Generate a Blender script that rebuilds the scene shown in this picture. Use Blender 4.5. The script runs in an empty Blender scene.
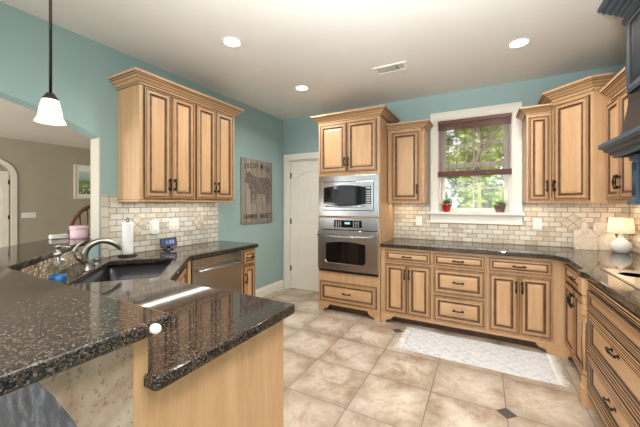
import bpy, bmesh, math, random
from math import sin, cos, pi, radians, sqrt
from mathutils import Matrix, Vector
random.seed(7)
S = bpy.context.scene
COL = S.collection

# ------------------------------------------------------------------ camera, world, sun, large lights, exposure
CAM = (2.863, -4.003, 1.38)
cd = bpy.data.cameras.new('camera'); cam = bpy.data.objects.new('camera', cd); COL.objects.link(cam)
cam.location = CAM; cam.rotation_euler = (pi / 2, 0, radians(28.5))
cd.sensor_width = 36; cd.lens = 298 / 640 * 36; cd.shift_y = -10.2 / 640; cd.clip_start = 0.02
S.camera = cam
S.view_settings.view_transform = 'Standard'; S.view_settings.look = 'None'
S.view_settings.gamma = 1; S.view_settings.use_curve_mapping = False
S.view_settings.exposure = 0.14
W = bpy.data.worlds.new('world'); S.world = W; W.use_nodes = True
W.node_tree.nodes['Background'].inputs[0].default_value = (0.86, 0.94, 1.0, 1)
W.node_tree.nodes['Background'].inputs[1].default_value = 1.6

def lamp(name, kind, loc, rot, energy, color=(1, 1, 1), **kw):
    l = bpy.data.lights.new(name, kind); l.energy = energy; l.color = color
    for k, v in kw.items(): setattr(l, k, v)
    o = bpy.data.objects.new(name, l); COL.objects.link(o); o.location = loc; o.rotation_euler = rot
    return o
lamp('sun', 'SUN', (6, -3, 8), (radians(38), radians(30), 0), 7.0, (1, .96, .88), angle=radians(2))
# photographer's flash beside the tripod, bounced off the ceiling
lamp('bounce_flash', 'SPOT', (3.0, -4.25, 1.5), (radians(155), 0, radians(14)), 950, (.95, .975, 1), spot_size=radians(118), spot_blend=1.0, shadow_soft_size=.22)
# added fill areas out of view, behind the camera and in the dining room
lamp('rear_fill_area', 'AREA', (2.2, -8.2, 1.3), (radians(100), 0, 0), 95, (.94, .97, 1), shape='RECTANGLE', size=4.2, size_y=2.2)
lamp('dining_fill_area', 'AREA', (-3.2, -6.8, 1.5), (radians(105), 0, 0), 150, (1, .97, .93), shape='RECTANGLE', size=3.0, size_y=2.0)

# ------------------------------------------------------------------ materials
def lin(c):
    return tuple(((v / 255) / 12.92 if v / 255 <= .04045 else ((v / 255 + .055) / 1.055) ** 2.4) for v in c) + (1,)
class NT:
    def __init__(s, name):
        s.m = bpy.data.materials.new(name); s.m.use_nodes = True; s.t = s.m.node_tree
        s.b = s.t.nodes['Principled BSDF']; s.out = s.t.nodes['Material Output']
    def n(s, kind, **kw):
        x = s.t.nodes.new(kind)
        for k, v in kw.items(): setattr(x, k, v)
        return x
    def link(s, a, b): s.t.links.new(a, b)
    def val(s, sock, v):
        if isinstance(v, bpy.types.NodeSocket): s.link(v, sock)
        else: sock.default_value = v
    def math(s, op, a, b=0.0, c=0.0):
        x = s.n('ShaderNodeMath', operation=op); s.val(x.inputs[0], a); s.val(x.inputs[1], b); s.val(x.inputs[2], c); return x.outputs[0]
    def coord(s, scale=(1, 1, 1), rot=(0, 0, 0), loc=(0, 0, 0)):
        tc = s.n('ShaderNodeTexCoord'); mp = s.n('ShaderNodeMapping')
        mp.inputs['Scale'].default_value = scale; mp.inputs['Rotation'].default_value = rot; mp.inputs['Location'].default_value = loc
        s.link(tc.outputs['Object'], mp.inputs[0]); return mp.outputs[0]
    def noise(s, vec, scale=5., detail=4., rough=.55, dist=0.):
        x = s.n('ShaderNodeTexNoise'); s.link(vec, x.inputs['Vector']); x.inputs['Scale'].default_value = scale
        x.inputs['Detail'].default_value = detail; x.inputs['Roughness'].default_value = rough; x.inputs['Distortion'].default_value = dist
        return x.outputs[0]
    def ramp(s, fac, stops):
        x = s.n('ShaderNodeValToRGB'); s.link(fac, x.inputs[0]); e = x.color_ramp.elements
        while len(e) < len(stops): e.new(.5)
        for i, (p, c) in enumerate(stops): e[i].position = p; e[i].color = lin(c) if len(c) == 3 else c
        return x.outputs[0]
    def mix(s, fac, a, b, blend='MIX'):
        x = s.n('ShaderNodeMix', data_type='RGBA', blend_type=blend)
        s.val(x.inputs[0], fac); s.val(x.inputs[6], a); s.val(x.inputs[7], b); return x.outputs[2]
    def bump(s, h, strength=.3, dist=.01):
        x = s.n('ShaderNodeBump'); x.inputs['Strength'].default_value = strength; x.inputs['Distance'].default_value = dist
        s.link(h, x.inputs['Height']); s.link(x.outputs[0], s.b.inputs['Normal'])
    def set(s, color=None, rough=None, metal=None, **kw):
        if color is not None: s.val(s.b.inputs['Base Color'], color)
        if rough is not None: s.val(s.b.inputs['Roughness'], rough)
        if metal is not None: s.b.inputs['Metallic'].default_value = metal
        for k, v in kw.items(): s.b.inputs[k].default_value = v
        return s.m
def plain(name, rgb, rough=.5, metal=0., var=.06, scale=6., **kw):
    t = NT(name); v = t.coord(); f = t.noise(v, scale, 3)
    a = lin([max(0, c * (1 - var)) for c in rgb]); b = lin([min(255, c * (1 + var)) for c in rgb])
    return t.set(t.ramp(f, [(.3, a), (.7, b)]), rough, metal, **kw)
def wood(name, a, b, c, grain=(9, 9, .9), rough=.42):
    t = NT(name); v = t.coord(grain); f = t.noise(v, 2.2, 6, .6, .6); g = t.noise(t.coord((60, 60, 2.5)), 2, 3)
    col = t.ramp(f, [(.25, a), (.5, b), (.78, c)])
    col = t.mix(.12, col, t.ramp(g, [(.35, a), (.65, c)])); return t.set(col, rough)
M = {}
M['wood'] = wood('maple_wood', (181, 141, 101), (194, 155, 114), (206, 169, 130))
M['wood_flat'] = wood('maple_wood_crossgrain', (181, 141, 101), (194, 155, 114), (206, 169, 130), (.9, 9, 9))
M['wood_frame'] = wood('antiqued_maple_frame', (164, 124, 86), (178, 138, 98), (190, 151, 111))
M['glaze'] = plain('umber_glaze', (74, 52, 36), .5, var=.2, scale=14)
M['glaze_shade'] = plain('umber_glaze_and_shade', (132, 94, 62), .5, var=.16, scale=14)  # glaze finish; on the door panel bevels it also paints in shade
M['aqua'] = plain('aqua_paint', (152, 177, 174), .6, var=.012, scale=2)
M['taupe'] = plain('taupe_paint', (172, 163, 143), .7, var=.01, scale=2)
M['ceil'] = plain('ceiling_paint', (226, 223, 216), .8, var=.01, scale=2)
M['white'] = plain('white_trim_paint', (232, 226, 213), .38, var=.01)
M['cream'] = plain('cream_trim_paint', (196, 189, 172), .5, var=.01)
M['bronze'] = plain('dark_bronze', (44, 34, 28), .38, .7, var=.2)
M['black'] = plain('black_enamel', (18, 18, 20), .25, var=.1)
M['blackglass'] = plain('black_glass', (13, 13, 15), .06, var=.1)
M['plastic'] = plain('white_plastic', (236, 234, 228), .35, var=.01)
M['navy'] = plain('navy_paint', (62, 82, 98), .35, var=.10, scale=9)
M['navy_dark'] = plain('navy_panel_paint', (26, 31, 40), .3, var=.10, scale=9)
M['navy_glaze'] = plain('navy_groove_glaze', (18, 22, 32), .4, var=.1)
M['nickel'] = plain('brushed_nickel', (164, 158, 149), .3, 1., var=.03, scale=30)
M['sink'] = plain('black_composite', (13, 14, 18), .32, var=.1, scale=60)
M['paper'] = plain('white_paper', (243, 242, 238), .9, var=.01)
M['pink'] = plain('pink_card', (226, 190, 196), .6, var=.02)
M['linen'] = plain('white_linen', (226, 222, 212), .9, var=.02)
M['red'] = plain('red_glaze_pot', (190, 34, 24), .25, var=.06)
M['taupepot'] = plain('mauve_brown_pot', (128, 104, 96), .45, var=.06)
M['soil'] = plain('potting_soil', (60, 44, 32), .95, var=.3, scale=80)
M['leaf'] = plain('green_leaf', (92, 126, 56), .5, var=.25, scale=30)
M['leaf2'] = plain('pale_green_leaf', (120, 138, 84), .5, var=.25, scale=30)
M['ceramic'] = plain('white_ceramic', (240, 236, 228), .15, var=.01)
M['cooktop'] = plain('glossy_cooktop', (206, 190, 168), .1, .5, var=.02)
M['rattan'] = wood('rattan_brown', (84, 56, 36), (112, 78, 50), (138, 98, 66), (20, 20, 20))
M['toe_shade_wood'] = wood('shaded_toe_wood', (60, 40, 28), (78, 54, 38), (96, 68, 48))  # cabinet wood darkened, shade of the toe recess put into its colour
M['slate'] = plain('slate_inset', (70, 70, 72), .4, var=.1)
M['tan_tile'] = plain('tan_tumbled_tile', (202, 192, 174), .55, var=.10, scale=18)
M['grout'] = plain('tile_grout', (160, 148, 130), .85, var=.05)
M['bark'] = plain('tree_bark', (122, 108, 92), .9, var=.2, scale=5)
M['duct'] = plain('duct_grey', (110, 108, 104), .7)
M['chrome'] = plain('polished_chrome', (205, 205, 205), .12, 1., var=.01)
M['kneestone'] = None

def emis(name, rgb, st):
    t = NT(name); t.set(lin(rgb), .5); t.b.inputs['Emission Color'].default_value = lin(rgb); t.b.inputs['Emission Strength'].default_value = st; return t.m
M['canlight'] = emis('can_light_lens', (255, 250, 240), 9)
M['screen'] = emis('display_screen', (26, 46, 84), .2)
M['digits'] = emis('display_digits', (150, 172, 220), .45)
M['led'] = emis('oven_clock_digits', (120, 170, 170), .8)

def stainless():
    t = NT('brushed_stainless'); f = t.noise(t.coord((2, 2, 400)), 3, 2)
    return t.set(t.ramp(f, [(.3, (168, 168, 168)), (.7, (182, 182, 181))]), t.math('MULTIPLY_ADD', f, .06, .2), 1.)
M['steel'] = stainless()
def granite():
    t = NT('dark_granite'); v = t.coord()
    vo = t.n('ShaderNodeTexVoronoi'); t.link(v, vo.inputs['Vector']); vo.inputs['Scale'].default_value = 270
    sep = t.n('ShaderNodeSeparateColor'); t.link(vo.outputs['Color'], sep.inputs[0])
    n = t.noise(v, 85, 5, .7)
    f = t.math('MULTIPLY_ADD', sep.outputs[0], .62, t.math('MULTIPLY', n, .4))
    col = t.ramp(f, [(.25, (15, 15, 17)), (.44, (30, 30, 32)), (.6, (56, 47, 40)), (.74, (92, 72, 54)), (.86, (112, 110, 106))])
    return t.set(col, .06, 0, **{'IOR': 1.47})
M['granite'] = granite()
def travertine(name, a, b, c, sc=3.):
    t = NT(name); v = t.coord(); f = t.noise(v, sc, 6, .65, .4); p = t.noise(v, 70, 3)
    col = t.ramp(f, [(.3, a), (.5, b), (.7, c)])
    col = t.mix(t.ramp(p, [(.58, (0, 0, 0)), (.66, (200, 200, 200))]), col, lin((98, 78, 62)))
    t.bump(p, .25, .004); return t.set(col, .5)
M['travertine'] = travertine('travertine_panel', (136, 114, 94), (162, 143, 124), (184, 170, 153), 7)
M['kneestone'] = travertine('blue_grey_stone', (22, 26, 32), (56, 64, 74), (124, 132, 142), 14)
M['marble_board'] = travertine('cream_marble', (186, 168, 144), (208, 194, 174), (222, 212, 196), 9)

def bricks(name, w, h, mortar, cols, mcol, axis, rough=.5, off=.5, org=(0, 0), sc=14):
    """tiles on a wall; axis 0: wall runs along x, 1: wall runs along y, 2: diagonal wall in its own frame (x, z)"""
    t = NT(name); tc = t.n('ShaderNodeTexCoord'); sp = t.n('ShaderNodeSeparateXYZ'); t.link(tc.outputs['Object'], sp.inputs[0])
    u = t.math('ADD', sp.outputs[1 if axis == 1 else 0], 20 * w + org[0]); z = t.math('ADD', sp.outputs[2], org[1])
    row = t.math('FLOOR', t.math('DIVIDE', z, h)); sh = t.math('MULTIPLY', t.math('MODULO', row, 2.), off)
    uu = t.math('ADD', t.math('DIVIDE', u, w), sh); colf = t.math('FLOOR', uu)
    fu = t.math('MULTIPLY', t.math('FRACT', uu), w); fz = t.math('MULTIPLY', t.math('FRACT', t.math('DIVIDE', z, h)), h)
    wob = t.math('MULTIPLY', t.noise(tc.outputs['Object'], 60, 2), mortar * 1.2)
    du = t.math('MINIMUM', fu, t.math('SUBTRACT', w, fu)); dz = t.math('MINIMUM', fz, t.math('SUBTRACT', h, fz))
    d = t.math('MINIMUM', du, dz); msk = t.math('LESS_THAN', d, t.math('ADD', wob, mortar * .1))
    cmb = t.n('ShaderNodeCombineXYZ'); t.link(colf, cmb.inputs[0]); t.link(row, cmb.inputs[1])
    wn = t.n('ShaderNodeTexWhiteNoise', noise_dimensions='2D'); t.link(cmb.outputs[0], wn.inputs['Vector'])
    n = t.noise(tc.outputs['Object'], sc, 5, .6)
    f = t.math('ADD', t.math('MULTIPLY', wn.outputs[0], .6), t.math('MULTIPLY', n, .4))
    col = t.ramp(f, [(.15 + .7 * i / (len(cols) - 1), c) for i, c in enumerate(cols)])
    t.bump(t.math('SUBTRACT', 1., msk), .5, .003)
    return t.set(t.mix(msk, col, lin(mcol)), rough)
TC = [(178, 162, 140), (200, 188, 168), (212, 202, 184), (222, 214, 200), (206, 190, 166)]
M['splash_x'] = bricks('tumbled_marble_bricks_x', .105, .0528, .0046, TC, (146, 130, 109), 0, org=(.02, -.02))
M['splash_y'] = bricks('tumbled_marble_bricks_y', .105, .0528, .0046, [(182, 172, 154), (204, 198, 184), (214, 209, 198), (222, 218, 208), (204, 194, 176)], (138, 128, 110), 1, org=(.02, -.02))
M['border'] = bricks('border_tiles', .2, .09, .004, [(192, 179, 158), (205, 194, 175), (214, 205, 188)], (132, 120, 102), 1, off=0)
M['mosaic'] = bricks('stone_mosaic', .026, .024, .003, [(96, 68, 46), (150, 118, 88), (206, 190, 164), (226, 214, 194), (160, 120, 84), (190, 160, 128)], (120, 104, 86), 2, rough=.25, sc=4)

def floor_mat():
    t = NT('floor_tiles'); tc = t.n('ShaderNodeTexCoord'); sp = t.n('ShaderNodeSeparateXYZ'); t.link(tc.outputs['Object'], sp.inputs[0])
    TX, TY = .4735, .4655
    u = t.math('DIVIDE', t.math('ADD', sp.outputs[0], -2.06 + 40 * TX), TX); v = t.math('DIVIDE', t.math('ADD', sp.outputs[1], .765 + 40 * TY), TY)
    fu = t.math('FRACT', u); fv = t.math('FRACT', v)
    du = t.math('MULTIPLY', t.math('MINIMUM', fu, t.math('SUBTRACT', 1., fu)), TX); dv = t.math('MULTIPLY', t.math('MINIMUM', fv, t.math('SUBTRACT', 1., fv)), TY)
    gr = t.math('LESS_THAN', t.math('MINIMUM', du, dv), .0028)
    a = t.math('DIVIDE', t.math('ADD', u, v), 4.); b = t.math('DIVIDE', t.math('SUBTRACT', u, v), 4.)   # sparse lattice of slate diamonds
    fa = t.math('ABSOLUTE', t.math('SUBTRACT', t.math('FRACT', t.math('ADD', a, .5)), .5)); fb = t.math('ABSOLUTE', t.math('SUBTRACT', t.math('FRACT', t.math('ADD', b, .5)), .5))
    mx = t.math('MAXIMUM', fa, fb); dm = t.math('LESS_THAN', mx, .030); dg = t.math('LESS_THAN', mx, .0335)
    cmb = t.n('ShaderNodeCombineXYZ'); t.link(t.math('FLOOR', u), cmb.inputs[0]); t.link(t.math('FLOOR', v), cmb.inputs[1])
    wn = t.n('ShaderNodeTexWhiteNoise', noise_dimensions='2D'); t.link(cmb.outputs[0], wn.inputs['Vector'])
    vm = t.n('ShaderNodeVectorMath', operation='MULTIPLY_ADD'); t.link(wn.outputs['Color'], vm.inputs[0]); vm.inputs[1].default_value = (9, 9, 9); t.link(tc.outputs['Object'], vm.inputs[2])
    n = t.noise(vm.outputs[0], 3.4, 8, .72, .35); n2 = t.noise(vm.outputs[0], 22, 5, .7)
    f = t.math('ADD', t.math('MULTIPLY', n, .82), t.math('MULTIPLY', n2, .18))
    col = t.ramp(f, [(.28, (122, 100, 82)), (.40, (166, 146, 126)), (.50, (198, 183, 166)), (.62, (216, 205, 190)), (.8, (186, 170, 152))])
    col = t.mix(t.math('MULTIPLY', wn.outputs[0], .22), col, lin((166, 138, 110)))
    ed = t.math('SUBTRACT', t.math('MULTIPLY', t.noise(vm.outputs[0], 5, 6, .7), .30), t.math('MINIMUM', du, dv))   # brown mottling that gathers at the tile edges
    col = t.mix(t.ramp(ed, [(.0, (0, 0, 0)), (.14, (190, 190, 190))]), col, lin((134, 111, 90)))
    g = t.math('MAXIMUM', gr, dg)
    col = t.mix(g, col, lin((112, 100, 88))); col = t.mix(dm, col, lin((74, 72, 72)))
    t.bump(t.math('SUBTRACT', 1., g), .3, .003); return t.set(col, t.math('MULTIPLY_ADD', n2, .2, .26))
M['floor'] = floor_mat()
def rug_mat():
    t = NT('faded_rug'); v = t.coord()
    sp = t.n('ShaderNodeSeparateXYZ'); t.link(v, sp.inputs[0])
    w1 = t.math('SINE', t.math('MULTIPLY', sp.outputs[0], 62.)); w2 = t.math('SINE', t.math('MULTIPLY', sp.outputs[1], 62.))
    p = t.math('MULTIPLY', w1, w2); n = t.noise(v, 13, 5, .75); n2 = t.noise(v, 48, 4, .7)
    f = t.math('ADD', t.math('MULTIPLY', p, .05), t.math('ADD', t.math('MULTIPLY', n, .42), t.math('MULTIPLY', n2, .52)))
    col = t.ramp(f, [(.3, (168, 174, 184)), (.42, (198, 200, 203)), (.5, (214, 212, 208)), (.58, (218, 215, 209)), (.7, (198, 188, 180))])
    t.bump(n2, .6, .004); return t.set(col, .95)
M['rug'] = rug_mat()
def weathered():
    t = NT('weathered_boards'); sp0 = t.coord(); sp = t.n('ShaderNodeSeparateXYZ'); t.link(sp0, sp.inputs[0])
    bi = t.math('FLOOR', t.math('DIVIDE', sp.outputs[1], .112)); fr = t.math('FRACT', t.math('DIVIDE', sp.outputs[1], .112))
    gap = t.math('LESS_THAN', t.math('MINIMUM', fr, t.math('SUBTRACT', 1., fr)), .035)
    wn = t.n('ShaderNodeTexWhiteNoise', noise_dimensions='1D'); t.link(bi, wn.inputs['W'])
    f = t.noise(t.coord((20, 20, 2)), 2.5, 6, .7, .8); f = t.math('ADD', t.math('MULTIPLY', f, .75), t.math('MULTIPLY', wn.outputs[0], .25))
    col = t.ramp(f, [(.25, (110, 98, 88)), (.5, (148, 136, 124)), (.75, (176, 166, 154))])
    return t.set(t.mix(gap, col, lin((70, 60, 54))), .8)
M['weathered'] = weathered()
M['signpaint'] = plain('worn_sign_paint', (62, 54, 50), .8, var=.25, scale=40)
M['cowpaint'] = plain('worn_cow_paint', (112, 100, 94), .8, var=.22, scale=30)
def painting():
    t = NT('landscape_painting'); sp = t.n('ShaderNodeSeparateXYZ'); v = t.coord(); t.link(v, sp.inputs[0])
    n = t.noise(v, 9, 5, .7); h = t.math('ADD', t.math('SUBTRACT', sp.outputs[2], 1.62), t.math('MULTIPLY', n, .12))
    c = t.ramp(h, [(.06, (92, 108, 76)), (.26, (150, 160, 104)), (.36, (120, 146, 104)), (.44, (176, 198, 190)), (.62, (206, 218, 210))])
    d = t.n('ShaderNodeTexVoronoi'); t.link(v, d.inputs['Vector']); d.inputs['Scale'].default_value = 17
    m = t.math('MULTIPLY', t.math('LESS_THAN', d.outputs[0], .33), t.math('LESS_THAN', h, .27)); return t.set(t.mix(m, c, lin((236, 232, 214))), .6)
M['painting'] = painting()
def glass(name, tint=(1, 1, 1, 1), fac=.08):
    t = NT(name); tr = t.n('ShaderNodeBsdfTransparent'); gl = t.n('ShaderNodeBsdfGlossy'); tr.inputs[0].default_value = tint; gl.inputs['Roughness'].default_value = .02
    mx = t.n('ShaderNodeMixShader'); fr = t.n('ShaderNodeLayerWeight'); fr.inputs[0].default_value = .5
    t.link(t.math('MULTIPLY_ADD', t.math('POWER', fr.outputs[1], 2.5), .5, fac), mx.inputs[0]); t.link(tr.outputs[0], mx.inputs[1]); t.link(gl.outputs[0], mx.inputs[2]); t.link(mx.outputs[0], t.out.inputs[0]); return t.m
M['glass'] = glass('window_glass', fac=.03)
M['bottle'] = glass('bottle_glass', (.88, .94, .95, 1), .10)
M['bluesoap'] = plain('blue_soap', (36, 112, 180), .2, var=.03)
def shade(name, rgb, st, sc=40):
    t = NT(name); d = t.n('ShaderNodeBsdfDiffuse'); tl = t.n('ShaderNodeBsdfTranslucent'); d.inputs[0].default_value = lin(rgb); tl.inputs[0].default_value = lin(rgb)
    mx = t.n('ShaderNodeMixShader'); mx.inputs[0].default_value = .5; em = t.n('ShaderNodeEmission'); em.inputs[0].default_value = lin(rgb); em.inputs[1].default_value = st
    ad = t.n('ShaderNodeAddShader'); t.link(d.outputs[0], mx.inputs[1]); t.link(tl.outputs[0], mx.inputs[2]); t.link(mx.outputs[0], ad.inputs[0]); t.link(em.outputs[0], ad.inputs[1]); t.link(ad.outputs[0], t.out.inputs[0]); return t.m
M['pendantglass'] = shade('frosted_pendant_glass', (255, 250, 240), .1)
M['lampshade'] = shade('cream_lampshade', (250, 238, 220), .12)
def leafmat(name, a, b):
    t = NT(name); n = t.noise(t.coord(), 3, 3); c = t.ramp(n, [(.3, a), (.7, b)])
    d = t.n('ShaderNodeBsdfDiffuse'); tl = t.n('ShaderNodeBsdfTranslucent'); t.link(c, d.inputs[0]); t.link(c, tl.inputs[0]); mx = t.n('ShaderNodeMixShader'); mx.inputs[0].default_value = .45
    t.link(d.outputs[0], mx.inputs[1]); t.link(tl.outputs[0], mx.inputs[2]); t.link(mx.outputs[0], t.out.inputs[0]); return t.m
M['foliage'] = leafmat('spring_foliage', (150, 172, 84), (206, 216, 140))
M['foliage2'] = leafmat('deep_foliage', (112, 144, 66), (170, 190, 108))
M['ground'] = plain('woodland_floor', (136, 140, 92), .95, var=.2, scale=2)
M['blind'] = wood('mahogany_reed', (74, 36, 28), (96, 48, 36), (118, 64, 48), (2, 30, 30))

# ------------------------------------------------------------------ mesh helpers
class MB:
    def __init__(s, mats): s.bm = bmesh.new(); s.mats = mats if isinstance(mats, (list, tuple)) else [mats]
    def box(s, a, b, bevel=0., mi=0, seg=2):
        bm = bmesh.new(); bmesh.ops.create_cube(bm, size=1)
        for v in bm.verts: v.co = Vector([(a[i] + b[i]) / 2 + v.co[i] * (b[i] - a[i]) for i in range(3)])
        if bevel: bmesh.ops.bevel(bm, geom=bm.edges[:], offset=min(bevel, .45 * min(abs(b[i] - a[i]) for i in range(3))), segments=seg, profile=.6, affect='EDGES')
        return s.add(bm, mi)
    def add(s, bm, mi=0, mat=None):
        if mat is not None: bm.transform(mat)
        vs = [s.bm.verts.new(v.co) for v in bm.verts]; bm.verts.index_update()
        for f in bm.faces:
            try: g = s.bm.faces.new([vs[v.index] for v in f.verts]); g.material_index = mi; g.smooth = f.smooth
            except ValueError: pass
        bm.free(); return s
    def cyl(s, p, r, h, axis='z', n=24, mi=0, r2=None, bevel=0.):
        bm = bmesh.new(); bmesh.ops.create_cone(bm, cap_ends=True, segments=n, radius1=r, radius2=r if r2 is None else r2, depth=h)
        for f in bm.faces: f.smooth = len(f.verts) == 4
        if bevel: bmesh.ops.bevel(bm, geom=[e for e in bm.edges if abs(e.verts[0].co.z - e.verts[1].co.z) < 1e-6], offset=bevel, segments=2, affect='EDGES')
        R = {'z': Matrix(), 'x': Matrix.Rotation(pi / 2, 4, 'Y'), 'y': Matrix.Rotation(pi / 2, 4, 'X')}[axis]
        return s.add(bm, mi, Matrix.Translation(p) @ R)
    def lathe(s, prof, p=(0, 0, 0), n=32, mi=0, mat=None):
        bm = bmesh.new(); rings = []
        for r, z in prof: rings.append([bm.verts.new((max(r, 1e-4) * cos(2 * pi * k / n), max(r, 1e-4) * sin(2 * pi * k / n), z)) for k in range(n)])
        for a, b in zip(rings, rings[1:]):
            for k in range(n):
                f = bm.faces.new((a[k], a[(k + 1) % n], b[(k + 1) % n], b[k])); f.smooth = True
        for ring, rev in ((rings[0], 1), (rings[-1], 0)):
            if (ring[0].co.xy.length) > 2e-4 and prof[0] != prof[-1]: bm.faces.new(ring[::-1] if rev else ring)
        return s.add(bm, mi, Matrix.Translation(p) @ (mat or Matrix()))
    def tube(s, pts, r, n=10, mi=0, caps=True):
        pts = [Vector(p) for p in pts]; rr = r if isinstance(r, (list, tuple)) else [r] * len(pts); bm = bmesh.new(); rings = []; up = None
        for i, p in enumerate(pts):
            d = (pts[min(i + 1, len(pts) - 1)] - pts[max(i - 1, 0)]).normalized()
            if up is None: up = Vector((0, 0, 1)) if abs(d.z) < .9 else Vector((1, 0, 0))
            x = d.cross(up).normalized(); up = x.cross(d).normalized()
            rings.append([bm.verts.new(p + (x * cos(2 * pi * k / n) + up * sin(2 * pi * k / n)) * rr[i]) for k in range(n)])
        for a, b in zip(rings, rings[1:]):
            for k in range(n): f = bm.faces.new((a[k], a[(k + 1) % n], b[(k + 1) % n], b[k])); f.smooth = True
        if caps: bm.faces.new(rings[0][::-1]); bm.faces.new(rings[-1])
        return s.add(bm, mi)
    def plate(s, outer, holes, t0, t1, plane='xy', bevel=0., mi=0, seg=3):
        """filled outline with holes, extruded from t0 to t1 along the plane's normal axis"""
        bm = bmesh.new(); es = []
        for loop in [outer] + list(holes):
            vs = [bm.verts.new((p[0], p[1], 0)) for p in loop]; es += [bm.edges.new((vs[i], vs[(i + 1) % len(vs)])) for i in range(len(vs))]
        bmesh.ops.triangle_fill(bm, use_beauty=True, use_dissolve=True, edges=es)
        fs = bm.faces[:]
        r = bmesh.ops.extrude_face_region(bm, geom=fs)
        for g in r['geom']:
            if isinstance(g, bmesh.types.BMVert): g.co.z = t1 - t0
        for v in bm.verts: v.co.z += t0
        bmesh.ops.recalc_face_normals(bm, faces=bm.faces[:])
        if bevel:
            ed = [e for e in bm.edges if len(e.link_faces) == 2 and e.calc_face_angle(0) > 1.2 and abs(e.verts[0].co.z - e.verts[1].co.z) < 1e-6]
            bmesh.ops.bevel(bm, geom=ed, offset=bevel, segments=seg, profile=.5, affect='EDGES')
        mats = {'xy': Matrix(), 'xz': Matrix(((1, 0, 0, 0), (0, 0, 1, 0), (0, 1, 0, 0), (0, 0, 0, 1))), 'yz': Matrix(((0, 0, 1, 0), (1, 0, 0, 0), (0, 1, 0, 0), (0, 0, 0, 1)))}
        bm.transform(mats[plane]); bmesh.ops.recalc_face_normals(bm, faces=bm.faces[:])
        return s.add(bm, mi)
    def sweep(s, path, prof, mi=None, closed=False, out=1, plane='xy', smooth=False):
        """profile of (offset outwards, height) [, material] along a 2D path with mitred corners; out=1 is to the right of travel"""
        n = len(path); P = [Vector(p) for p in path]; nm = []
        def seg(i):
            d = (P[(i + 1) % n] - P[i]).normalized(); return Vector((d.y, -d.x)) * out
        for i in range(n):
            if closed: a, b = seg((i - 1) % n), seg(i)
            else: a, b = (seg(max(i - 1, 0)), seg(min(i, n - 2)))
            m = a + b; m = m / max(m.length_squared / 2, .2); nm.append(m)
        bm = bmesh.new(); rings = [[bm.verts.new((P[i].x + nm[i].x * q[0], P[i].y + nm[i].y * q[0], q[1])) for q in prof] for i in range(n)]
        fm = {}
        for i in range(n if closed else n - 1):
            A, B = rings[i], rings[(i + 1) % n]
            for k in range(len(prof) - 1):
                f = bm.faces.new((A[k], A[k + 1], B[k + 1], B[k])); f.material_index = prof[k][2] if len(prof[k]) > 2 else 0; f.smooth = smooth
            f = bm.faces.new((A[-1], A[0], B[0], B[-1])); f.material_index = 0
        if not closed: bm.faces.new(rings[0]); bm.faces.new(rings[-1][::-1])
        bmesh.ops.recalc_face_normals(bm, faces=bm.faces[:])
        if plane != 'xy':
            bm.transform({'xz': Matrix(((1, 0, 0, 0), (0, 0, 1, 0), (0, 1, 0, 0), (0, 0, 0, 1))), 'yz': Matrix(((0, 0, 1, 0), (1, 0, 0, 0), (0, 1, 0, 0), (0, 0, 0, 1)))}[plane]); bmesh.ops.recalc_face_normals(bm, faces=bm.faces[:])
        vs = [s.bm.verts.new(v.co) for v in bm.verts]; bm.verts.index_update()
        for f in bm.faces:
            g = s.bm.faces.new([vs[v.index] for v in f.verts]); g.material_index = f.material_index if mi is None else mi; g.smooth = f.smooth
        bm.free(); return s
    def build(s, name, parent=None, kind=None, label=None):
        me = bpy.data.meshes.new(name); s.bm.to_mesh(me); s.bm.free()
        for m in s.mats: me.materials.append(M[m] if isinstance(m, str) else m)
        o = bpy.data.objects.new(name, me); COL.objects.link(o)
        if parent: o.parent = parent
        if kind: o['kind'] = kind
        if label: o['label'] = label
        return o
def thing(name, label, cat, loc=(0, 0, 0), rz=0., group=None):
    o = bpy.data.objects.new(name, None); COL.objects.link(o); o.empty_display_size = .1
    o.location = loc; o.rotation_euler = (0, 0, rz); o['label'] = label; o['category'] = cat
    if group: o['group'] = group
    return o
def tag(o, label, cat, group=None):
    o['label'] = label; o['category'] = cat
    if group: o['group'] = group
    return o
def copytree(o, parent=None):
    c = o.copy(); COL.objects.link(c); c.parent = parent
    for ch in list(o.children): copytree(ch, c)
    return c
def text_bm(txt, size, squeeze=1.):
    cu = bpy.data.curves.new('t', 'FONT'); cu.body = txt; cu.size = size; cu.align_x = 'CENTER'; cu.align_y = 'CENTER'; cu.extrude = .0012; cu.offset = size * .012
    o = bpy.data.objects.new('t', cu); COL.objects.link(o); dg = bpy.context.evaluated_depsgraph_get(); dg.update()
    me = bpy.data.meshes.new_from_object(o.evaluated_get(dg)); bm = bmesh.new(); bm.from_mesh(me); bpy.data.objects.remove(o); bpy.data.curves.remove(cu); bpy.data.meshes.remove(me)
    bm.transform(Matrix.Diagonal((squeeze, 1, 1, 1))); return bm

# ------------------------------------------------------------------ the setting
HC, WX = 2.745, 4.14          # ceiling height, right wall
MB('floor').box((-6.0, -8.6, -.12), (5.2, .14, 0)).build('floor', kind='structure')
MB('ceil').box((-6.0, -8.6, HC), (5.2, .14, HC + .12)).build('ceiling', kind='structure')
# left wall with the wide arched opening into the dining room
arch = [(-2.662 - 2.228 * k / 20, 1.94 + .25 * (1 - (1 - k / 10) ** 2)) for k in range(21)]
MB('aqua').plate([(0, 0), (0, HC), (-6.2, HC), (-6.2, 0), (-4.89, 0)] + arch[::-1] + [(-2.662, 0)], [], -.14, 0, 'yz').build('wall_left', kind='structure')
MB('cream').box((-.141, -2.672, 1.0703), (.0005, -2.6621, 1.938)).build('trim_1', kind='structure')
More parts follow.
